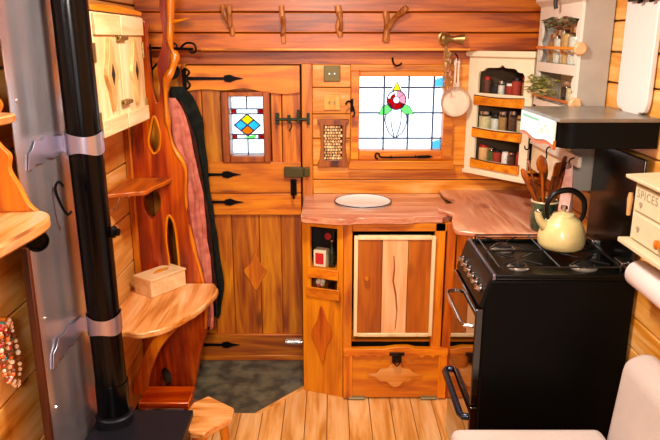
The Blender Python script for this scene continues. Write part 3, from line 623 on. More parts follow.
# ================================================================== cooker hood
hd = thing('cooker_hood', 'black cooker hood with grey top and white painted front panel', 'cooker hood', (.88, 2.34, 1.29))
hy0, hy1, hx0 = 2.02, 2.41, .705
prof = [(1.016, 1.295), (1.016, 1.404), (hx0 + .004, 1.404), (hx0 + .004, 1.30)]
bm = B(); pts = [(hx0 + .006, hy1), (hx0 + .006, hy0 + .05)] + [(hx0 + .056 - .05 * math.cos(R(a)), hy0 + .05 - .05 * math.sin(R(a))) for a in range(15, 91, 15)] + [(1.016, hy0), (1.016, hy1)]
prism(bm, pts, 'z', 1.322, 1.404); part('hood_body', bm, ENAMEL, hd, .002)
bm = B(); prism(bm, [(hx0 - .002, hy1 + .004), (hx0 - .002, hy0 - .004), (1.017, hy0 - .004), (1.017, hy1 + .004)], 'z', 1.404, 1.416); part('top_plate', bm, plain('hood_top', '827c70', .3, .3, var=.3, vscale=12), hd, .002)
bm = B(); wav = [(hy1, 1.404), (hy0 + .035, 1.404), (hy0 + .035, 1.330)] + [(hy0 + .035 + (hy1 - hy0 - .035) * k / 20, 1.330 + .006 * math.sin(k / 20 * 6.28 * 1.5)) for k in range(1, 21)]
prism(bm, wav, 'x', hx0 - .006, hx0 + .004); fp = part('front_panel', bm, plain('white_panel', 'f4f4ec', .25, coat=.4), hd, .001)
bm = B(); prism(bm, [(hy1 + .002, 1.345), (hy0 + .032, 1.342), (hy0 + .032, 1.314)] + [(hy0 + .032 + (hy1 - hy0 - .03) * k / 20, 1.316 + .007 * math.sin(k / 20 * 6.28 * 1.5)) for k in range(1, 21)], 'x', hx0 - .002, hx0 + .006)
part('wooden_edge', bm, wood('hood_edge', '7a3810', 'b06020', 'c87c38', 'y'), hd)
bm = B(); G2 = 1
box(bm, hx0 - .0068, hx0 - .006, hy0 + .18, hy1 - .02, 1.386, 1.395)
for k in range(8):
    y = hy0 + .07 + k * .011; z = 1.375 - .012 * math.sin(k * 1.3) - .001 * k; box(bm, hx0 - .0068, hx0 - .006, y, y + .009, z - .005, z + .004, mi=k % 3 // 1)
for a in range(0, 360, 30):
    y, z = hy0 + .17 + .02 * math.cos(R(a)), 1.365 + .015 * math.sin(R(a)); box(bm, hx0 - .0068, hx0 - .006, y - .003, y + .003, z - .003, z + .003, mi=a // 30 % 3)
part('painted_decoration', bm, [plain('paint_green', '7ac0a0', .4), plain('paint_yellow', 'dccf8c', .4), plain('paint_sage', 'b4cca8', .4)], fp)

# ================================================================== scalloped white shelf unit on the right wall
ws = thing('scalloped_wall_shelf', 'tall grey-white wall shelf with scalloped front above the cooker hood', 'wall shelf', (.96, 2.7, 1.09))
sy0, sy1, sx = 2.445, 2.93, .905
part('side_panel', (sx + .004, XR - .004, sy0, sy0 + .018, 1.375, 2.05), GREY, ws, .002)
part('side_panel', (sx + .004, XR - .004, sy1 - .018, sy1, 1.09, 2.05), GREY, ws, .002)
part('side_panel', (sx + .01, XR - .004, 2.45, 2.465, 1.09, 1.374), GREY, ws, .002)
part('back_board', (XR - .016, XR - .004, sy0 + .02, sy1 - .02, 1.39, 2.05), CREAM, ws)
part('hook_board', (sx, sx + .014, 2.465, sy1 - .018, 1.09, 1.374), CREAM, ws, .002)
for z in (1.541, 1.385, 1.80): part('shelf', (sx + .008, XR - .016, sy0 + .018, sy1 - .018, z, z + .014), WHITE, ws, .002)
def scal(y_in, y_out, z0, z1, n, amp): return [(y_in + (amp * abs(math.sin(math.pi * n * k / 24)) * (1 if y_out < y_in else -1) * -1), z0 + (z1 - z0) * k / 24) for k in range(25)]
bm = B(); o_ = [(sy0, 1.375), (sy1, 1.375), (sy1, 2.05), (sy0, 2.05)]
def opening(z0, z1, pk=.012):
    n = 24; Lf = [(sy0 + .022 + .024 * abs(math.sin(math.pi * 2 * k / n)) ** .7, z0 + (z1 - z0) * k / n) for k in range(n + 1)]
    Rt = [(sy1 - .022 - .024 * abs(math.sin(math.pi * 2 * k / n)) ** .7, z1 - (z1 - z0) * k / n) for k in range(n + 1)]
    return Lf + [(sy0 + .035 + .12, z1 + pk), (sy0 + .23, z1 - pk / 3), (sy1 - .035 - .12, z1 + pk)] + Rt
prism(bm, o_, 'x', sx - .006, sx + .004, holes=[opening(1.558, 1.722), opening(1.402, 1.520, 0), opening(1.83, 1.98)]); part('scalloped_front', bm, WHITE, ws, .0015)
bm = B(); prism(bm, [(sx - .03, 1.80), (sx - .006, 1.78), (sx - .006, 1.81), (sx - .03, 1.815)], 'y', sy0 - .012, sy1); part('cornice', bm, WHITE, ws, .003)
for z in (1.618, 1.420):
    bm = B(); cyl(bm, (sx - .012, sy0 + .0, z), (sx - .012, sy1 - .01, z), .006); dw = part('rail_dowel', bm, pine('y'), ws)
    bm = B(); lathe(bm, [(.0, 0), (.022, 0), (.024, .004), (.024, .016), (.018, .022), (0, .022)], (sx - .004, sy0 + .004, z), (0, -1, 0), 20, caps=False); part('round_finial', bm, plain('pale_wood_disc', 'd8ac78', .5, var=.2, vscale=60), dw)

def jar(x, y, z, r, h, fill, lid, label, group, cat='jar', glass=True):
    t = thing('storage_jar', label, cat, (x, y, z), group)
    bm = B()
    if glass:
        lathe(bm, [(r * .95, 0), (r, .003), (r, h * .78), (r * .8, h * .86)], (x, y, z), seg=18); part('jar_glass', bm, jar_glass(), t)
        bm = B(); lathe(bm, [(r * .9, .003), (r * .93, h * .74)], (x, y, z), seg=16); part('contents', bm, fill, t)
    else:
        lathe(bm, [(r * .95, 0), (r, .003), (r, h * .8), (r * .8, h * .87)], (x, y, z), seg=18); part('jar_body', bm, fill, t)
    bm = B(); lathe(bm, [(r * .86, h * .85), (r * .86, h)], (x, y, z), seg=18); part('lid', bm, lid, t)
F = {k: plain('food_' + k, c, .7, var=.3, vscale=150) for k, c in dict(white='eee8dc', orange='d8a868', brown='5a3018', red='a02c14', green='56602c', tan='b8844c', dark='201410', cream='e8d4a4').items()}
LIDS = [CHROME, plain('lid_black', '14100e', .4), plain('lid_cork', 'b08050', .7), plain('lid_red', '9c1c14', .4), plain('lid_white', 'e8e4dc', .4)]
g = 'jars on the scalloped wall shelf'
for y, f, lb, r, h in ((2.535, 'dark', 'small dark-filled glass jar nearest the side panel on the upper scalloped shelf', .022, .10), (2.60, 'white', 'glass jar of white contents beside small dark jar on upper scalloped shelf', .031, .135), (2.68, 'orange', 'tall glass jar of orange grains in middle of the upper scalloped shelf', .033, .15), (2.77, 'white', 'glass jar of white contents furthest from cooker on upper scalloped shelf', .031, .125), (2.845, 'tan', 'glass jar of tan grains at far end of the upper scalloped shelf', .028, .11)):
    jar(.952, y, 1.5555, r * 1.25, h * 1.05, F[f], LIDS[2 if f == 'orange' else 0], lb, g)
g = 'jars on the lower scalloped shelf'
for y, f, lb in ((2.55, 'brown', 'brown-filled glass jar nearest the side panel on the lower scalloped shelf'), (2.61, 'cream', 'cream-filled glass jar second on the lower scalloped shelf'), (2.67, 'dark', 'dark-filled glass jar beside herb bunch on lower scalloped shelf')):
    jar(.952, y, 1.3995, .026, .09, F[f], LIDS[0], lb, g)
def herb(name, c, n, sp, mats, label, cat, seed, leaf=.012):
    bm = B(); r2 = random.Random(seed)
    for k in range(n):
        p = Vector(c) + Vector((r2.uniform(-1, 1) * sp[0], r2.uniform(-1, 1) * sp[1], r2.uniform(-1, 1) * sp[2])); a = Matrix.Translation(p) @ Matrix.Rotation(r2.random() * 6.28, 4, 'Z') @ Matrix.Rotation(r2.uniform(-1.2, 1.2), 4, 'X')
        l = leaf * r2.uniform(.7, 1.3); pts = [(-l, 0), (-l * .3, l * .45), (l * .5, l * .35), (l * 1.2, 0), (l * .5, -l * .35), (-l * .3, -l * .45)]
        prism(bm, pts, 'z', -.0006, .0006, mi=r2.randrange(len(mats)), M=a)
        if k % 5 == 0: tube(bm, [c, (Vector(c) + p) / 2 + Vector((0, 0, .004)), p], .0012, 4, 0)
    return single(name, bm, mats, label, cat)
herb('herb_bunch', (.885, 2.80, 1.465), 150, (.035, .13, .035), [plain('olive_leaf', '8a8434', .7), plain('sage_leaf', 'b0a060', .7), plain('herb_leaf', '5c6a28', .7)], 'bunch of yellow-green dried herbs on lower scalloped shelf', 'dried herbs', 4)
herb('herb_bunch', (.905, 2.68, 1.715), 120, (.02, .15, .018), [plain('dark_sage', '4c4c30', .7), plain('grey_leaf', '7c7450', .7), plain('rust_leaf', '8c4c28', .7)], 'dark dried herb sprigs hung along top of scalloped wall shelf', 'dried herbs', 5)
bm = B(); tube(bm, spl([(.875, 2.66, 1.82), (.87, 2.66, 1.79), (.875, 2.66, 1.765)], 4), .008, 8); single('clothes_peg', bm, plain('peg_black', '18120e', .5), 'small black clip hanging on top edge of scalloped wall shelf', 'clip')

# hook rail with tea towel
hr = thing('hook_rail', 'white painted rail with black hooks under the cooker hood', 'hook rail', (.895, 2.66, 1.21))
bm = B(); box(bm, sx - .016, sx - .001, 2.32, 2.905, 1.205, 1.245); part('rail_board', bm, WHITE, hr, .003)
for y in (2.86, 2.62, 2.36):
    bm = B(); tube(bm, spl([(sx - .016, y, 1.235), (sx - .032, y, 1.225), (sx - .03, y, 1.19), (sx - .045, y, 1.185), (sx - .05, y, 1.20)], 5), .003); part('hook', bm, BLACK, hr)
bm = B(); rings = []
for k in range(15):
    z = 1.205 - .205 * k / 14; wv = .014 + .030 * min(1, k / 6); cy = 2.36
    rings.append([(sx - .030 + (.010 + .006 * min(1, k / 5)) * math.cos(a) + .006 * math.sin(3 * a + k * .2), cy + wv * math.sin(a), z - .01 * math.sin(2 * a)) for a in [j * math.pi / 16 for j in range(32)]])
loft(bm, rings); single('tea_towel', bm, plain('pink_towel', 'ecc4b8', .9, col2='dca090', vscale=40, bump=.4), 'pale pink tea towel hanging from hook rail beside the utensils', 'towel')

# ================================================================== corner cabinet on the back wall
P0, P1 = Vector((.668, 3.225)), Vector((.895, 2.945)); LC = (P1 - P0).length; MCm = rotz(P0.x, P0.y, math.atan2(P1.y - P0.y, P1.x - P0.x))
cc = thing('corner_spice_cabinet', 'cream painted corner cabinet with three open shelves of jars', 'cabinet', (.82, 3.12, 1.02))
CW = plain('cream_cabinet', 'f0e2c0', .5, var=.08, vscale=6)
bm = B(); arch = [tuple(p) for p in [(LC - .045, 1.405), (LC - .045, 1.49)] + [tuple(q) for q in spl([(LC - .055, 1.505), (LC - .08, 1.508), (LC - .10, 1.522), (LC * .53 + .02, 1.525), (LC * .53, 1.537), (LC * .53 - .02, 1.525), (.105, 1.522), (.085, 1.508), (.065, 1.505)], 4)] + [(.058, 1.49), (.058, 1.405)]]
prism(bm, [(0, 1.02), (LC, 1.02), (LC, 1.585), (0, 1.585)], 'y', 0, .015, holes=[arch, [(.058, 1.24), (LC - .045, 1.24), (LC - .045, 1.372), (.058, 1.372)], [(.058, 1.085), (LC - .045, 1.085), (LC - .045, 1.212), (.058, 1.212)]], M=MCm)
part('front_frame', bm, CW, cc, .002)
bm = B(); prism(bm, [(-.01, 1.572), (LC + .01, 1.572), (LC + .01, 1.60), (-.01, 1.60)], 'y', -.018, 0, M=MCm); part('cornice', bm, CW, cc, .004)
bm = B(); prism(bm, [(-.004, 1.012), (LC + .004, 1.012), (LC + .004, 1.03), (-.004, 1.03)], 'y', -.010, .02, M=MCm); part('base_moulding', bm, CW, cc, .003)
tri = lambda e=0: [(P0.x + .006, P0.y + .006), (P1.x + .012, P1.y), (1.014, P1.y), (1.014, 3.23), (P0.x + .02, 3.23)]
for z in (1.375, 1.212, 1.060, 1.03, 1.57):
    bm = B(); prism(bm, [(P0.x + .022, P0.y), (P1.x + .018, P1.y + .005), (1.008, P1.y + .005), (1.008, 3.225)], 'z', z, z + .010); part('shelf', bm, cabw('x'), cc)
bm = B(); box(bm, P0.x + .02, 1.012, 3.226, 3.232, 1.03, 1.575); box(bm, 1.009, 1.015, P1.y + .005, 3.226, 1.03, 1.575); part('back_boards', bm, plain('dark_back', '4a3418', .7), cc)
for z in (1.362, 1.208, 1.058):
    bm = B(); n = 16
    prism(bm, [(.045, z - .012), (LC - .035, z - .012)] + [(LC - .035 - (LC - .08) * k / n, z + .030 - .006 * math.sin(math.pi * k / n)) for k in range(n + 1)], 'y', -.012, .0, M=MCm); part('shelf_lip', bm, wood('lip_wood', 'b86428', 'dc9048', 'e8a860', 'x'), cc, .002)
    bm = B(); tube(bm, [MCm @ Vector((.045 + (LC - .08) * k / n, -.006, z + .032 - .006 * math.sin(math.pi * k / n))) for k in range(n + 1)], .003, 6); part('dark_edge', bm, plain('dark_red_edge', '5a1c0c', .5), cc)
spec = {1.385: [('brown', 3, .018, .085, 'dark brown bottle at left end', 0), ('dark', 1, .026, .055, 'squat dark tin second from left', 0), ('white', 0, .016, .07, 'slim white jar in middle', 1), ('red', 4, .019, .06, 'red pot with white lid right of middle', 0), ('red', 1, .019, .085, 'tall red jar near right end', 0), ('tan', 3, .017, .09, 'tan jar with red lid at right end', 1)],
        1.222: [('cream', 0, .030, .085, 'wide clear jar at left end', 1), ('white', 1, .022, .075, 'white-filled jar second from left', 1), ('tan', 0, .020, .09, 'tall tan-filled jar in middle', 1), ('brown', 0, .022, .095, 'brown-filled tall jar right of middle', 1), ('cream', 2, .020, .08, 'corked cream jar at right end', 1)],
        1.070: [('orange', 3, .020, .075, 'orange jar with red lid at left end', 0), ('green', 0, .018, .065, 'green-filled jar second from left', 1), ('red', 1, .018, .060, 'red jar with black lid third from left', 0), ('white', 4, .017, .055, 'small white pot in middle', 0), ('brown', 0, .018, .060, 'brown-filled jar right of middle', 1), ('red', 3, .018, .065, 'bright red pot at right end', 0)]}
nm = {1.385: 'top', 1.222: 'middle', 1.070: 'bottom'}
for z, items in spec.items():
    for k, (f, l, r, h, lb, gl) in enumerate(items):
        tx = .08 + (LC - .155) * k / (len(items) - 1); v = MCm @ Vector((tx, .045 + .012 * (k % 2), z + .0005))
        jar(v.x, v.y, v.z, r * 1.12, h * 1.12, F[f], LIDS[l], lb + ' of the cream corner cabinet\'s %s shelf' % nm[z], 'jars on the %s shelf of the corner cabinet' % nm[z], glass=bool(gl))

# ================================================================== right wall: board, spice box, paper roll
cbd = thing('hanging_board', 'white wooden board with shaped lower end hanging on right wall', 'board', (1.0, 2.18, 1.44))
bm = B(); lo = [(2.315, 1.46)] + spl([(2.313, 1.45), (2.30, 1.425), (2.27, 1.42), (2.25, 1.412), (2.20, 1.405), (2.15, 1.412), (2.135, 1.42), (2.105, 1.425), (2.092, 1.45)], 4) + [(2.09, 1.46)]
prism(bm, [(2.09, 1.86), (2.315, 1.86)] + [tuple(p) for p in lo], 'x', .998, 1.016); part('board_face', bm, plain('white_board', 'dcd4d0', .4), cbd, .004)
t = thing('iron_bracket', 'black wrought iron scroll bracket at top of the white board', 'bracket', (.99, 2.12, 1.77))
bm = B(); tube(bm, [(.985, 2.27, 1.775), (.985, 2.0, 1.775)], .006)
for y in (2.22, 2.14, 2.06): tube(bm, spl([(.985, y, 1.775), (.985, y - .02, 1.795), (.985, y - .045, 1.79), (.985, y - .04, 1.768), (.985, y - .02, 1.765)], 5), .005)
part('scrollwork', bm, BLACK, t)
sb = thing('spice_drawer_box', 'cream wall box lettered SPICES with two drawers and pitched lid', 'spice box', (.97, 1.82, 1.05))
SBM = plain('cream_box', 'd4c8a4', .5, var=.06)
part('box_body', (.925, 1.015, 1.64, 1.935, 1.062, 1.245), SBM, sb, .002)
bm = B(); prism(bm, [(.898, 1.246), (1.016, 1.252), (1.016, 1.264), (.896, 1.258)], 'y', 1.62, 1.952); part('sloped_lid', bm, SBM, sb, .003)
bm = B(); box(bm, .895, 1.016, 1.62, 1.952, 1.045, 1.060); part('base_ledge', bm, SBM, sb, .003)
for z in (1.155, 1.068):
    dd = part('drawer_front', (.918, .925, 1.655, 1.92, z, z + .078), SBM, sb, .003)
    for yy in (1.875, 1.73):
        bm = B(); zc = z + .036; hh = [(0, -.010), (.009, .001), (.008, .007), (.004, .009), (0, .005), (-.004, .009), (-.008, .007), (-.009, .001)]
        prism(bm, [(yy + p[0], zc - (.012 if z > 1.1 else 0) + p[1]) for p in hh], 'x', .916, .918); part('heart_motif', bm, plain('grey_motif', '9a8e74', .6), dd)
bm = B(); lathe(bm, [(.006, 0), (.007, .02), (.009, .05), (.006, .07)], (.917, 1.946, 1.13), (0, 0, 1), 12); part('side_handle', bm, wood('cream_handle', 'b07c48', 'cc9c64', 'd8b080', 'z'), sb)
bm = B(); lathe(bm, [(.006, 0), (.014, .008), (.014, .014), (0, .02)], (.918, 1.735, 1.10), (-1, 0, 0), 12, caps=False); part('knob', bm, pine('z'), sb)
fc = bpy.data.curves.new('spices', 'FONT'); fc.body = 'SPICES'; fc.size = .036; fc.extrude = .0006; fc.align_x = 'LEFT'; fc.space_character = 1.25
fo = bpy.data.objects.new('tmp', fc); C.objects.link(fo); bpy.context.view_layer.update()
me = bpy.data.meshes.new_from_object(fo.evaluated_get(bpy.context.evaluated_depsgraph_get())); bpy.data.objects.remove(fo)
me.transform(Matrix(((0, 0, -1, .9172), (-1, 0, 0, 1.905), (0, 1, 0, 1.198), (0, 0, 0, 1))) @ Matrix.Identity(4)); me.transform(Matrix.Translation(-sb.location))
me.materials.clear(); me.materials.append(plain('grey_motif', '9a8e74')); o = bpy.data.objects.new('lettering', me); C.objects.link(o); o.parent = sb
pr = thing('paper_towel_roll', 'white paper towel roll mounted on the right wall below spice box', 'paper roll', (.945, 1.80, .90))
bm = B(); lathe(bm, [(.018, 0), (.041, 0), (.043, .004), (.043, .226), (.041, .23), (.018, .23)], (.965, 1.935, .945), (0, -1, 0), 32, caps=False); part('paper', bm, plain('paper', 'dcccc8', .9, bump=.2, bscale=120), pr)
bm = B(); cyl(bm, (.965, 1.945, .945), (.965, 1.695, .945), .014); box(bm, .945, 1.016, 1.942, 1.950, .935, .957); box(bm, .945, 1.016, 1.69, 1.70, .935, .957); part('holder', bm, pine('y'), pr)

# ================================================================== bench seat
bs = thing('bench_seat', 'pale pink upholstered bench seat in right foreground', 'bench', (.70, 1.35, 0))
part('bench_box', (.42, 1.01, .80, 1.80, 0, .34), pine('x'), bs, .004)
sbm = B(); box(sbm, .385, .872, .78, 1.855, .345, .452); part('seat_cushion', sbm, FABRIC, bs, .03, seg=4)
bm = B(); prism(bm, [(.875, .35), (1.012, .35), (1.012, .72), (.955, .72), (.905, .70)], 'y', .80, 1.85); part('back_cushion', bm, FABRIC, bs, .035, seg=4)

# ================================================================== left wall: heat shield, flue, stove
hs_ = thing('heat_shield', 'tall polished metal heat shield sheet behind the flue pipe', 'metal sheet', (-.80, 1.88, .1))
bm = B(); NN = 18; pts = [(-.800 + .002 * math.sin(k * 1.3), 1.655 + (2.138 - 1.655) * k / NN) for k in range(NN + 1)]
prism(bm, pts + [(p[0] - .003, p[1]) for p in reversed(pts)], 'z', .10, 2.2); part('sheet', bm, STEEL, hs_)
for z in (.35, .62, .9, 1.2, 1.5):
    for y in (1.69, 2.09):
        bm = B(); ball(bm, (-.797, y, z), .005, sub=1); part('rivet', bm, CHROME, hs_)
for y in (1.86, 2.07): part('spacer_batten', (-.898, -.806, y - .01, y + .01, .12, 2.18), BACKING, hs_)
part('edge_strip', (-.815, -.794, 1.636, 1.652, .0, 1.12), wood('dark_strip', '2a1008', '4a2010', '5c2c18', 'z'), hs_, .002)
px_, py_ = -.724, 1.95
st = thing('wood_stove', 'small black wood-burning stove at bottom left', 'stove', (-.66, 1.81, 0))
ST = plain('stove_iron', '1c1c22', .45, .4, bump=.15)
part('top_plate', (-.79, -.475, 1.58, 2.02, .385, .41), ST, st, .004); part('firebox', (-.785, -.49, 1.60, 2.00, .09, .385), ST, st, .008)
bm = B(); box(bm, -.74, -.56, 1.588, 1.60, .15, .34); sd = part('stove_door', bm, ST, st, .004); part('door_glass', (-.72, -.58, 1.584, 1.588, .18, .31), GLASS, sd)
bm = B(); lathe(bm, [(.060, 0), (.062, .03), (.055, .034), (.055, .04)], (px_, py_, .41), seg=32); part('flue_collar', bm, ST, st)
for x in (-.765, -.52):
    for y in (1.63, 1.97):
        bm = B(); cyl(bm, (x, y, 0), (x, y, .09), .012, .016); part('leg', bm, ST, st)
fp_ = thing('flue_pipe', 'thick black stovepipe rising from stove to ceiling', 'pipe', (px_, py_, .45))
bm = B(); cyl(bm, (px_, py_, .452), (px_ - .018, py_, 2.24), .0505, seg=40); part('pipe', bm, PIPE, fp_)
bm = B(); cyl(bm, (px_, py_, .452), (px_, py_, .56), .0535, seg=40); part('lower_sleeve', bm, PIPE, fp_)
bm = B(); lathe(bm, [(.0, 0), (.018, 0), (.02, .005), (.012, .012), (.012, .02), (0, .022)], (px_ + .05, py_ + .0, 1.075), (1, -.25, 0), 20, caps=False); part('damper_knob', bm, CHROME if False else BLACK, fp_)
for z in (1.352, .772):
    bm = B(); n = 40; r = .0545; qx = px_ - .018 * (z - .452) / 1.79
    top_ = [(qx + r * math.cos(2 * math.pi * k / n), py_ + r * math.sin(2 * math.pi * k / n)) for k in range(n)]
    vs0 = [bm.verts.new((x, y, z - .028 + .005 * math.sin(3 * math.atan2(y - py_, x - qx)))) for x, y in top_]; vs1 = [bm.verts.new((x, y, z + .03 + .006 * math.sin(2.0 * math.atan2(y - py_, x - px_) + 1))) for x, y in top_]
    for k in range(n): bm.faces.new((vs0[k], vs0[(k + 1) % n], vs1[(k + 1) % n], vs1[k]))
    prism(bm, [(1.70, z - .035), (1.715, z + .005), (1.74, z + .015), (1.76, z + .035), (1.80, z + .030), (1.83, z + .040), (1.88, z + .028), (1.95, z + .026), (1.95, z - .026), (1.86, z - .03), (1.82, z - .022), (1.79, z - .032), (1.75, z - .026), (1.73, z - .036)], 'x', -.7965, -.7945)
    box(bm, -.795, px_ - .05, 1.93, 1.934, z - .024, z + .024)
    part('clamp_band', bm, plain('band_metal', 'c4c0d4', .28, .9), fp_, label='silver metal clamp band')
bm = B(); tube(bm, spl([(-.775, 1.86, 1.24), (-.783, 1.85, 1.255), (-.79, 1.84, 1.235), (-.782, 1.845, 1.19), (-.772, 1.86, 1.155), (-.765, 1.875, 1.16)], 6), .004); single('wire_hook', bm, BLACK, 'black S-shaped wire hook on left side of stovepipe', 'hook')

# ---------------- cream cupboard on the left wall
cu = thing('wall_cupboard', 'cream two-door wall cupboard with carved diamond panels on left wall', 'cupboard', (-.82, 2.44, 1.33))
fx, u0, u1, z0, z1 = -.752, 2.15, 2.715, 1.330, 1.750
part('carcass', (XL + .002, fx - .018, u0 + .005, u1 - .005, z0, z1 - .012), pine('y'), cu, .003)
bm = B(); prism(bm, [(u0, z1 - .01), (u1 + .01, z1 - .01)] + [(u1 + .01 - (u1 - u0 + .01) * k / 12, z1 + .006 + .008 * math.sin(math.pi * k / 12)) for k in range(13)], 'x', XL + .002, fx + .004); part('top_board', bm, pine('y'), cu, .003)
um = (u0 + u1) / 2 - .01
for a, b, hs1 in ((u0, um - .002, 1), (um + .002, u1, -1)):
    dd = part('door', (fx - .016, fx, a, b, z0, z1 - .014), creamw('z'), cu, .003)
    part('door_batten', (fx, fx + .010, a + .006, b - .004, z1 - .085, z1 - .018), creamw('y'), dd, .002); part('door_batten', (fx, fx + .010, a + .006, b - .004, z0 + .006, z0 + .062), creamw('y'), dd, .002)
    m_ = (a + b) / 2; zc = 1.535; hole = [(m_, zc + .036), (m_ + .018, zc), (m_, zc - .036), (m_ - .018, zc)]
    bm = B(); prism(bm, [tuple(p) for p in spl([(m_, zc + .125), (m_ + .022, zc + .075), (m_ + .032, zc + .045), (m_ + .058, zc), (m_ + .032, zc - .045), (m_ + .022, zc - .075), (m_, zc - .125), (m_ - .022, zc - .075), (m_ - .032, zc - .045), (m_ - .058, zc), (m_ - .032, zc + .045), (m_ - .022, zc + .075)], 3, True)], 'x', fx, fx + .014, holes=[hole]); ap_ = part('carved_diamond', bm, wood('cream_diamond', 'bc8848', 'd6a868', 'e2bc84', 'z', knots=False), dd, .0015)
    bm = B(); prism(bm, hole, 'x', fx + .0005, fx + .0148); part('hole_shade_plug', bm, BLIND, ap_)  # solid dark plug painted as the shade inside the pierced diamond
    yh = a + .004 if hs1 > 0 else b - .004
    for z in (1.61, 1.39):
        bm = B(); box(bm, fx, fx + .003, yh - .012, yh + .012, z - .03, z + .03); cyl(bm, (fx + .003, yh, z - .03), (fx + .003, yh, z + .03), .004); part('hinge', bm, BRASS, dd)
for z in (1.655, 1.43):
    bm = B(); cyl(bm, (fx + .012, um - .04, z), (fx + .012, um + .05, z), .008); box(bm, fx, fx + .012, um - .04, um - .012, z - .01, z + .01); box(bm, fx, fx + .012, um + .012, um + .034, z - .01, z + .01); part('barrel_bolt', bm, BRASS, cu, .001)

# ---------------- yew plank partition with natural edge
bm = B(); outer = [(-.70, 1.90), (-.655, 1.90), (-.668, 1.82), (-.662, 1.72), (-.680, 1.63), (-.650, 1.578), (-.668, 1.53), (-.705, 1.48), (-.702, 1.40), (-.712, 1.31), (-.69, 1.20), (-.640, 1.10), (-.645, .97), (-.635, .82), (-.615, .69), (-.60, .60), (-.578, .50), (-.585, .33), (-.62, .20), (-.66, .0),
    (-.895, .0), (-.895, .5), (-.89, .9), (-.875, 1.15), (-.85, 1.30), (-.815, 1.42), (-.80, 1.60), (-.80, 1.72), (-.775, 1.72), (-.775, 1.58), (-.765, 1.45), (-.748, 1.385), (-.732, 1.45), (-.738, 1.54), (-.720, 1.60), (-.705, 1.66), (-.712, 1.78)]
o2 = [tuple(p) for p in spl([(x, z) for x, z in outer[:20]], 4)] + outer[20:22] + [tuple(p) for p in spl(outer[22:], 4)]
h1 = [tuple(p) for p in spl([(-.765, 1.33), (-.745, 1.26), (-.752, 1.19), (-.778, 1.165), (-.796, 1.21), (-.785, 1.27)], 4, True)]
h2 = [tuple(p) for p in spl([(-.80, 1.005), (-.77, .985), (-.765, .93), (-.79, .885), (-.815, .87), (-.84, .93), (-.83, .98)], 4, True)]
h3 = [tuple(p) for p in spl([(-.735, .88), (-.71, .85), (-.70, .75), (-.70, .62), (-.735, .60), (-.745, .68), (-.75, .78)], 4, True)]
h4 = [tuple(p) for p in spl([(-.80, .12), (-.775, .09), (-.775, .04), (-.80, .015), (-.82, .04), (-.82, .09)], 4, True)]
yp = thing('yew_plank_partition', 'tall reddish live-edge plank partition with natural holes by the door', 'partition', (-.77, 2.89, 0))
prism(bm, o2, 'y', 2.865, 2.905, holes=[h1, h2, h3, h4]); part('slab', bm, red('z'), yp, .006)
bm = B(); sapr = [(-.655, 2.86, 1.88), (-.666, 2.86, 1.74), (-.674, 2.86, 1.64), (-.660, 2.86, 1.578), (-.672, 2.86, 1.53), (-.703, 2.86, 1.47), (-.708, 2.866, 1.33), (-.692, 2.868, 1.20), (-.645, 2.87, 1.10), (-.650, 2.87, .97), (-.640, 2.87, .82), (-.62, 2.87, .69), (-.60, 2.87, .60), (-.583, 2.86, .50), (-.59, 2.86, .33)]
tube(bm, spl(sapr, 5), lambda s: (.014 + .004 * math.sin(s * 26) + .003 * math.sin(s * 61)) * (1 if s < .45 else .55), 10)
for h in (h1, h3): tube(bm, [(x, 2.864, z) for x, z in h] + [(h[0][0], 2.864, h[0][1])], .006, 6)
part('sapwood_edge', bm, redlight('z'), yp)
bm = B(); ball(bm, (-.66, 2.872, 1.578), .024, .9, .9, 1.3); part('knot_burl', bm, redlight('z'), yp)
part('wall_batten', (-.897, -.872, 2.84, 2.862, .56, 1.33), pine('z'), yp, .003)
bm = B(); tube(bm, [(-.665, 2.86, 1.72), (-.58, 2.83, 1.735)], lambda s: .009 * (1 - s) + .001, 8); single('wooden_peg', bm, redlight('x'), 'pointed pale wooden peg sticking out of the plank partition top', 'peg')

# wrought iron bracket and cup behind partition
t = thing('iron_lantern_bracket', 'black wrought iron scroll arm bracket behind top of partition', 'bracket', (-.80, 2.97, 1.44))
bm = B(); tube(bm, [(-.80, 2.97, 1.615), (-.60, 2.97, 1.61)], .006); tube(bm, [(-.79, 2.97, 1.63), (-.79, 2.97, 1.44)], .006)
tube(bm, spl([(-.66, 2.97, 1.61), (-.63, 2.97, 1.635), (-.595, 2.97, 1.63), (-.59, 2.97, 1.60), (-.61, 2.97, 1.595), (-.615, 2.97, 1.61)], 5), .005); tube(bm, spl([(-.72, 2.97, 1.61), (-.70, 2.97, 1.635), (-.675, 2.97, 1.63), (-.67, 2.97, 1.61)], 5), .004)
tube(bm, spl([(-.79, 2.97, 1.52), (-.76, 2.97, 1.55), (-.73, 2.97, 1.58), (-.72, 2.97, 1.61)], 5), .005); part('scrollwork', bm, BLACK, t)
bm = B(); lathe(bm, [(0, 0), (.030, 0), (.036, .02), (.034, .022), (.028, .004), (0, .004)], (-.70, 2.99, 1.515), (0, -1, 0), 20, caps=False); tube(bm, [(-.70, 2.985, 1.55), (-.70, 2.98, 1.60)], .003); single('hanging_pan', bm, plain('dark_pan', '201814', .5, .5), 'small round dark pan hanging from the iron scroll bracket', 'pan')

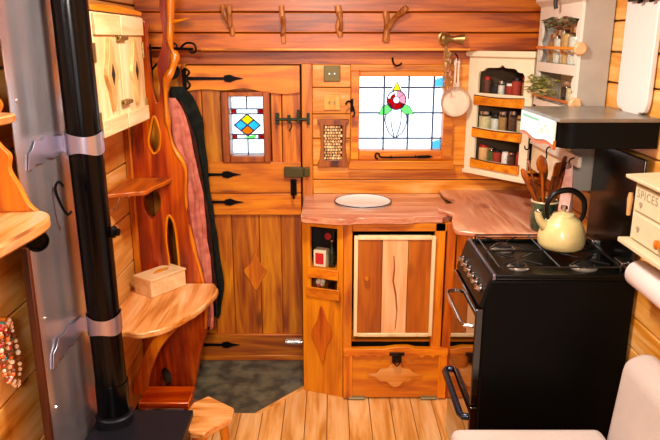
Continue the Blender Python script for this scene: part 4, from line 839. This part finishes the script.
# ---------------- coats
def coat(label, rowsp, mat, folds, depth=.05, yc=3.0, seed=0, name='hanging_coat'):
    bm = B(); pr_ = spl([(z, x0, x1) for z, x0, x1 in rowsp], 6); rings = []
    for i, p in enumerate(pr_):
        z, a, b = p; cx = (a + b) / 2; hw = (b - a) / 2; s = i / (len(pr_) - 1); rg = []
        for k in range(48):
            th = 2 * math.pi * k / 48; f = 1 + .24 * min(1, s * 3) * math.sin(folds * th + 2.5 * s + seed) + .05 * noise.noise(Vector((k * .4, z * 9, seed)))
            rg.append((cx + hw * math.cos(th) * (1 + .5 * (f - 1)) + .012 * noise.noise(Vector((seed, z * 8, math.cos(th) * 1.5))), yc + depth * (.35 + .65 * min(1, s * 4)) * math.sin(th) * f, z + .012 * math.sin(th * 3 + seed) * s))
        rings.append(rg)
    loft(bm, rings); return single(name, bm, mat, label, 'coat', 'coats hanging behind the plank partition')
coat('dark green jacket hanging behind the red plank partition', [(1.44, -.735, -.69), (1.40, -.745, -.645), (1.30, -.74, -.60), (1.22, -.71, -.60), (1.12, -.68, -.595), (.90, -.65, -.57), (.70, -.62, -.555), (.50, -.605, -.54), (.30, -.59, -.55)], plain('dark_green_cloth', '0b0e0a', .9, col2='1a1f18', vscale=30, bump=.5), 9, .035, 3.085, 2)
coat('dusty pink coat hanging against edge of the red plank partition', [(1.40, -.72, -.68), (1.34, -.73, -.655), (1.20, -.72, -.63), (1.05, -.69, -.60), (.85, -.68, -.585), (.62, -.65, -.575), (.42, -.62, -.565), (.30, -.61, -.57)], plain('pink_cloth', 'c87460', .9, col2='a8503c', vscale=25, bump=.5), 7, .026, 2.945, 1)
coat('brown coat hanging between the pink coat and green jacket', [(1.38, -.70, -.67), (1.30, -.70, -.645), (1.10, -.67, -.605), (.90, -.65, -.585), (.65, -.62, -.57), (.40, -.60, -.56)], plain('brown_cloth', '280d08', .9, col2='4a1c10', vscale=25, bump=.5), 8, .022, 3.01, 4)

# ---------------- live-edge table shelf, its bracket, box, small shelf
lt = thing('wall_table', 'thick live-edge wooden table slab fixed to the left wall', 'table', (-.75, 2.6, .5))
bm = B(); ed = sid([(-.872, 2.29), (-.80, 2.325), (-.72, 2.325), (-.66, 2.36), (-.60, 2.44), (-.555, 2.54), (-.515, 2.68), (-.508, 2.78), (-.54, 2.86)], 6, .01)
prism(bm, [(-.897, 2.86), (-.897, 2.29)] + ed, 'z', .532, .558); part('slab', bm, tablew('y'), lt, .006)
bm = B(); prism(bm, [tuple(p) for p in spl([(-.895, .10), (-.865, .20), (-.81, .33), (-.73, .44), (-.68, .53), (-.62, .53), (-.66, .44), (-.75, .33), (-.81, .20), (-.835, .10)], 4, True)], 'y', 2.66, 2.69); part('curved_brace', bm, pine('z'), lt, .004)
bcm = Matrix.Translation((-.78, 2.672, 0)) @ Matrix.Rotation(R(54), 4, 'Z')
tb = thing('tissue_box', 'cream wooden box on live-edge table with carved handle lid', 'box', (-.77, 2.76, .5585))
bm = B(); box(bm, 0, .198, 0, .112, .5585, .632, M=bcm); part('box_body', bm, wood('cream_pine', 'dcac74', 'e8c08c', 'f0d0a0', 'x', knots=False, var=.04), tb, .002)
bm = B(); box(bm, -.003, .201, -.003, .115, .632, .643, M=bcm); part('lid', bm, wood('cream_pine', 'd8a468', 'ecc890', 'f4dcb0', 'x'), tb, .002)
bm = B(); prism(bm, [tuple(p) for p in spl([(.06, .05), (.10, .068), (.14, .06), (.145, .052), (.10, .045)], 4, True)], 'z', .643, .649, M=bcm); part('lid_handle', bm, wood('carved_leaf', 'a06028', 'c88848', 'd8a060', 'x', knots=False), tb, .001)
sh = thing('small_wall_shelf', 'small reddish live-edge shelf on left wall under the cupboard', 'shelf', (-.80, 2.7, 1.04))
bm = B(); prism(bm, [(-.897, 2.86), (-.897, 2.51)] + sid([(-.86, 2.545), (-.80, 2.57), (-.745, 2.60), (-.735, 2.68), (-.715, 2.76), (-.70, 2.86)], 5, .01), 'z', 1.040, 1.058); part('slab', bm, wood('red_shelf', '8a3c14', 'b86434', 'cc8050', 'y'), sh, .004)
for y in (2.58, 2.80):
    bm = B(); tube(bm, spl([(-.897, y, .98), (-.88, y, .985), (-.865, y, 1.005), (-.85, y, 1.04)], 5), .004); part('bracket', bm, CHROME, sh)

# ---------------- stool and step
sl = thing('low_stool', 'low wooden stool with faceted top beside the stove', 'stool', (-.45, 2.2, 0))
bm = B(); prism(bm, [(-.535, 2.285), (-.485, 2.335), (-.37, 2.245), (-.368, 2.175), (-.455, 2.07), (-.51, 2.08), (-.56, 2.17)], 'z', .255, .28); part('seat', bm, tablew('x'), sl, .005)
for a, b in ((-.52, 2.26), (-.41, 2.21), (-.47, 2.12)):
    bm = B(); cyl(bm, (a, b, .255), (a + (a + .46) * .35, b + (b - 2.2) * .35, 0), .018, .015); part('leg', bm, pine('z'), sl)
stp = thing('wooden_step', 'reddish wooden step box between table brace and low stool', 'step', (-.66, 2.38, 0))
part('tread', (-.76, -.56, 2.31, 2.44, .235, .262), red('x'), stp, .004); part('side', (-.755, -.735, 2.32, 2.43, 0, .235), red('z'), stp, .003); part('side', (-.585, -.565, 2.32, 2.43, 0, .235), red('z'), stp, .003); part('front', (-.735, -.585, 2.325, 2.338, .04, .20), red('x'), stp, .003)

# ================================================================== near left wall unit
nu = thing('scalloped_side_shelf', 'orange wooden shelf unit with scalloped side at left edge', 'shelf unit', (-.82, 1.5, 1.0))
bm = B(); o3 = [(-.898, 1.235), (-.735, 1.235)] + [tuple(p) for p in spl([(-.735, 1.235), (-.755, 1.255), (-.772, 1.30), (-.79, 1.34), (-.785, 1.375), (-.805, 1.40), (-.825, 1.43), (-.83, 1.455)], 4)][1:] + [(-.898, 1.458)]
prism(bm, o3, 'y', 1.585, 1.605); part('scalloped_side', bm, pine('z'), nu, .003)
bm = B(); o3 = [(-.898, 1.478)] + [tuple(p) for p in spl([(-.80, 1.478), (-.79, 1.50), (-.81, 1.53), (-.845, 1.56), (-.85, 1.60), (-.83, 1.65), (-.845, 1.69)], 4)] + [(-.898, 1.69)]
prism(bm, o3, 'y', 1.585, 1.605); part('scalloped_side', bm, redlight('z'), nu, .003)
bm = B(); prism(bm, [(-.898, 1.634), (-.898, 1.2)] + [tuple(p) for p in spl([(-.70, 1.2), (-.685, 1.35), (-.678, 1.50), (-.70, 1.575), (-.76, 1.615), (-.85, 1.630)], 5)], 'z', 1.205, 1.235); part('lower_shelf', bm, tablew('y'), nu, .006)
bm = B(); prism(bm, [(-.898, 1.634), (-.898, 1.2)] + [tuple(p) for p in spl([(-.78, 1.2), (-.77, 1.45), (-.755, 1.56), (-.775, 1.61), (-.85, 1.630)], 5)], 'z', 1.458, 1.478); part('upper_shelf', bm, tablew('y'), nu, .004)
bm = B(); prism(bm, [(-.898, 1.63), (-.898, 1.2), (-.80, 1.2), (-.79, 1.5), (-.80, 1.60)], 'z', 1.69, 1.708); part('top_shelf', bm, redlight('y'), nu, .004)
bm = B(); lathe(bm, [(0, 0), (.018, 0), (.026, .01), (.027, .03), (.02, .045), (.012, .05), (0, .05)], (-.80, 1.58, 1.709), seg=20, caps=False); single('black_pot', bm, BLACK, 'small black round pot on top shelf at left edge', 'pot')
t = thing('spotlight', 'black cylindrical spotlight fixed under shelf at left edge', 'lamp', (-.76, 1.55, 1.17))
d_ = Vector((.55, -.75, -.05)); p_ = Vector((-.785, 1.635, 1.172))
bm = B(); lathe(bm, [(.0, 0), (.022, 0), (.026, .01), (.028, .07), (.028, .10), (.024, .102), (.022, .096), (0, .096)], p_, d_, 24, caps=False); part('lamp_body', bm, BLACK, t)
bm = B(); cyl(bm, p_ + d_ * .03 + Vector((0, 0, .02)), (p_.x + .016, p_.y - .022, 1.205), .007); part('mount', bm, BLACK, t)
# bead necklaces
BC = [plain('bead_' + n, c, .3, coat=.4) for n, c in (('orange', 'e07028'), ('teal', '1c8c8c'), ('red', 'b02418'), ('shell', 'e8b890'), ('brown', '7a4020'), ('cream', 'ecd8b8'))]
bm = B(); cyl(bm, (-.898, 1.625, .925), (-.87, 1.625, .925), .006); single('wall_peg', bm, pine('x'), 'small wooden peg holding bead necklaces at left edge', 'peg')
r2 = random.Random(21)
for j, (lb, cols, yo) in enumerate((('orange and teal bead necklace hanging at the left edge', (0, 1, 0, 2), 0), ('pale shell bead necklace hanging below the orange beads', (3, 5, 4, 3), .02), ('red and brown bead necklace hanging nearest the frame edge', (2, 4, 0, 5), -.025))):
    bm = B(); n = 34; dr_ = (.11, .20, .16)[j]
    for k in range(n):
        th = 2 * math.pi * k / n; ball(bm, (-.883 + .006 * j + .004 * r2.random(), 1.625 + yo + (.018 + .014 * math.sin(th / 2) ** 2) * math.sin(th), .915 - dr_ * (1 - math.cos(th)) / 2), r2.uniform(.005, .009), mi=cols[k % 4], sub=1)
    single('bead_necklace', bm, BC, lb, 'necklace', 'bead necklaces on the left wall')
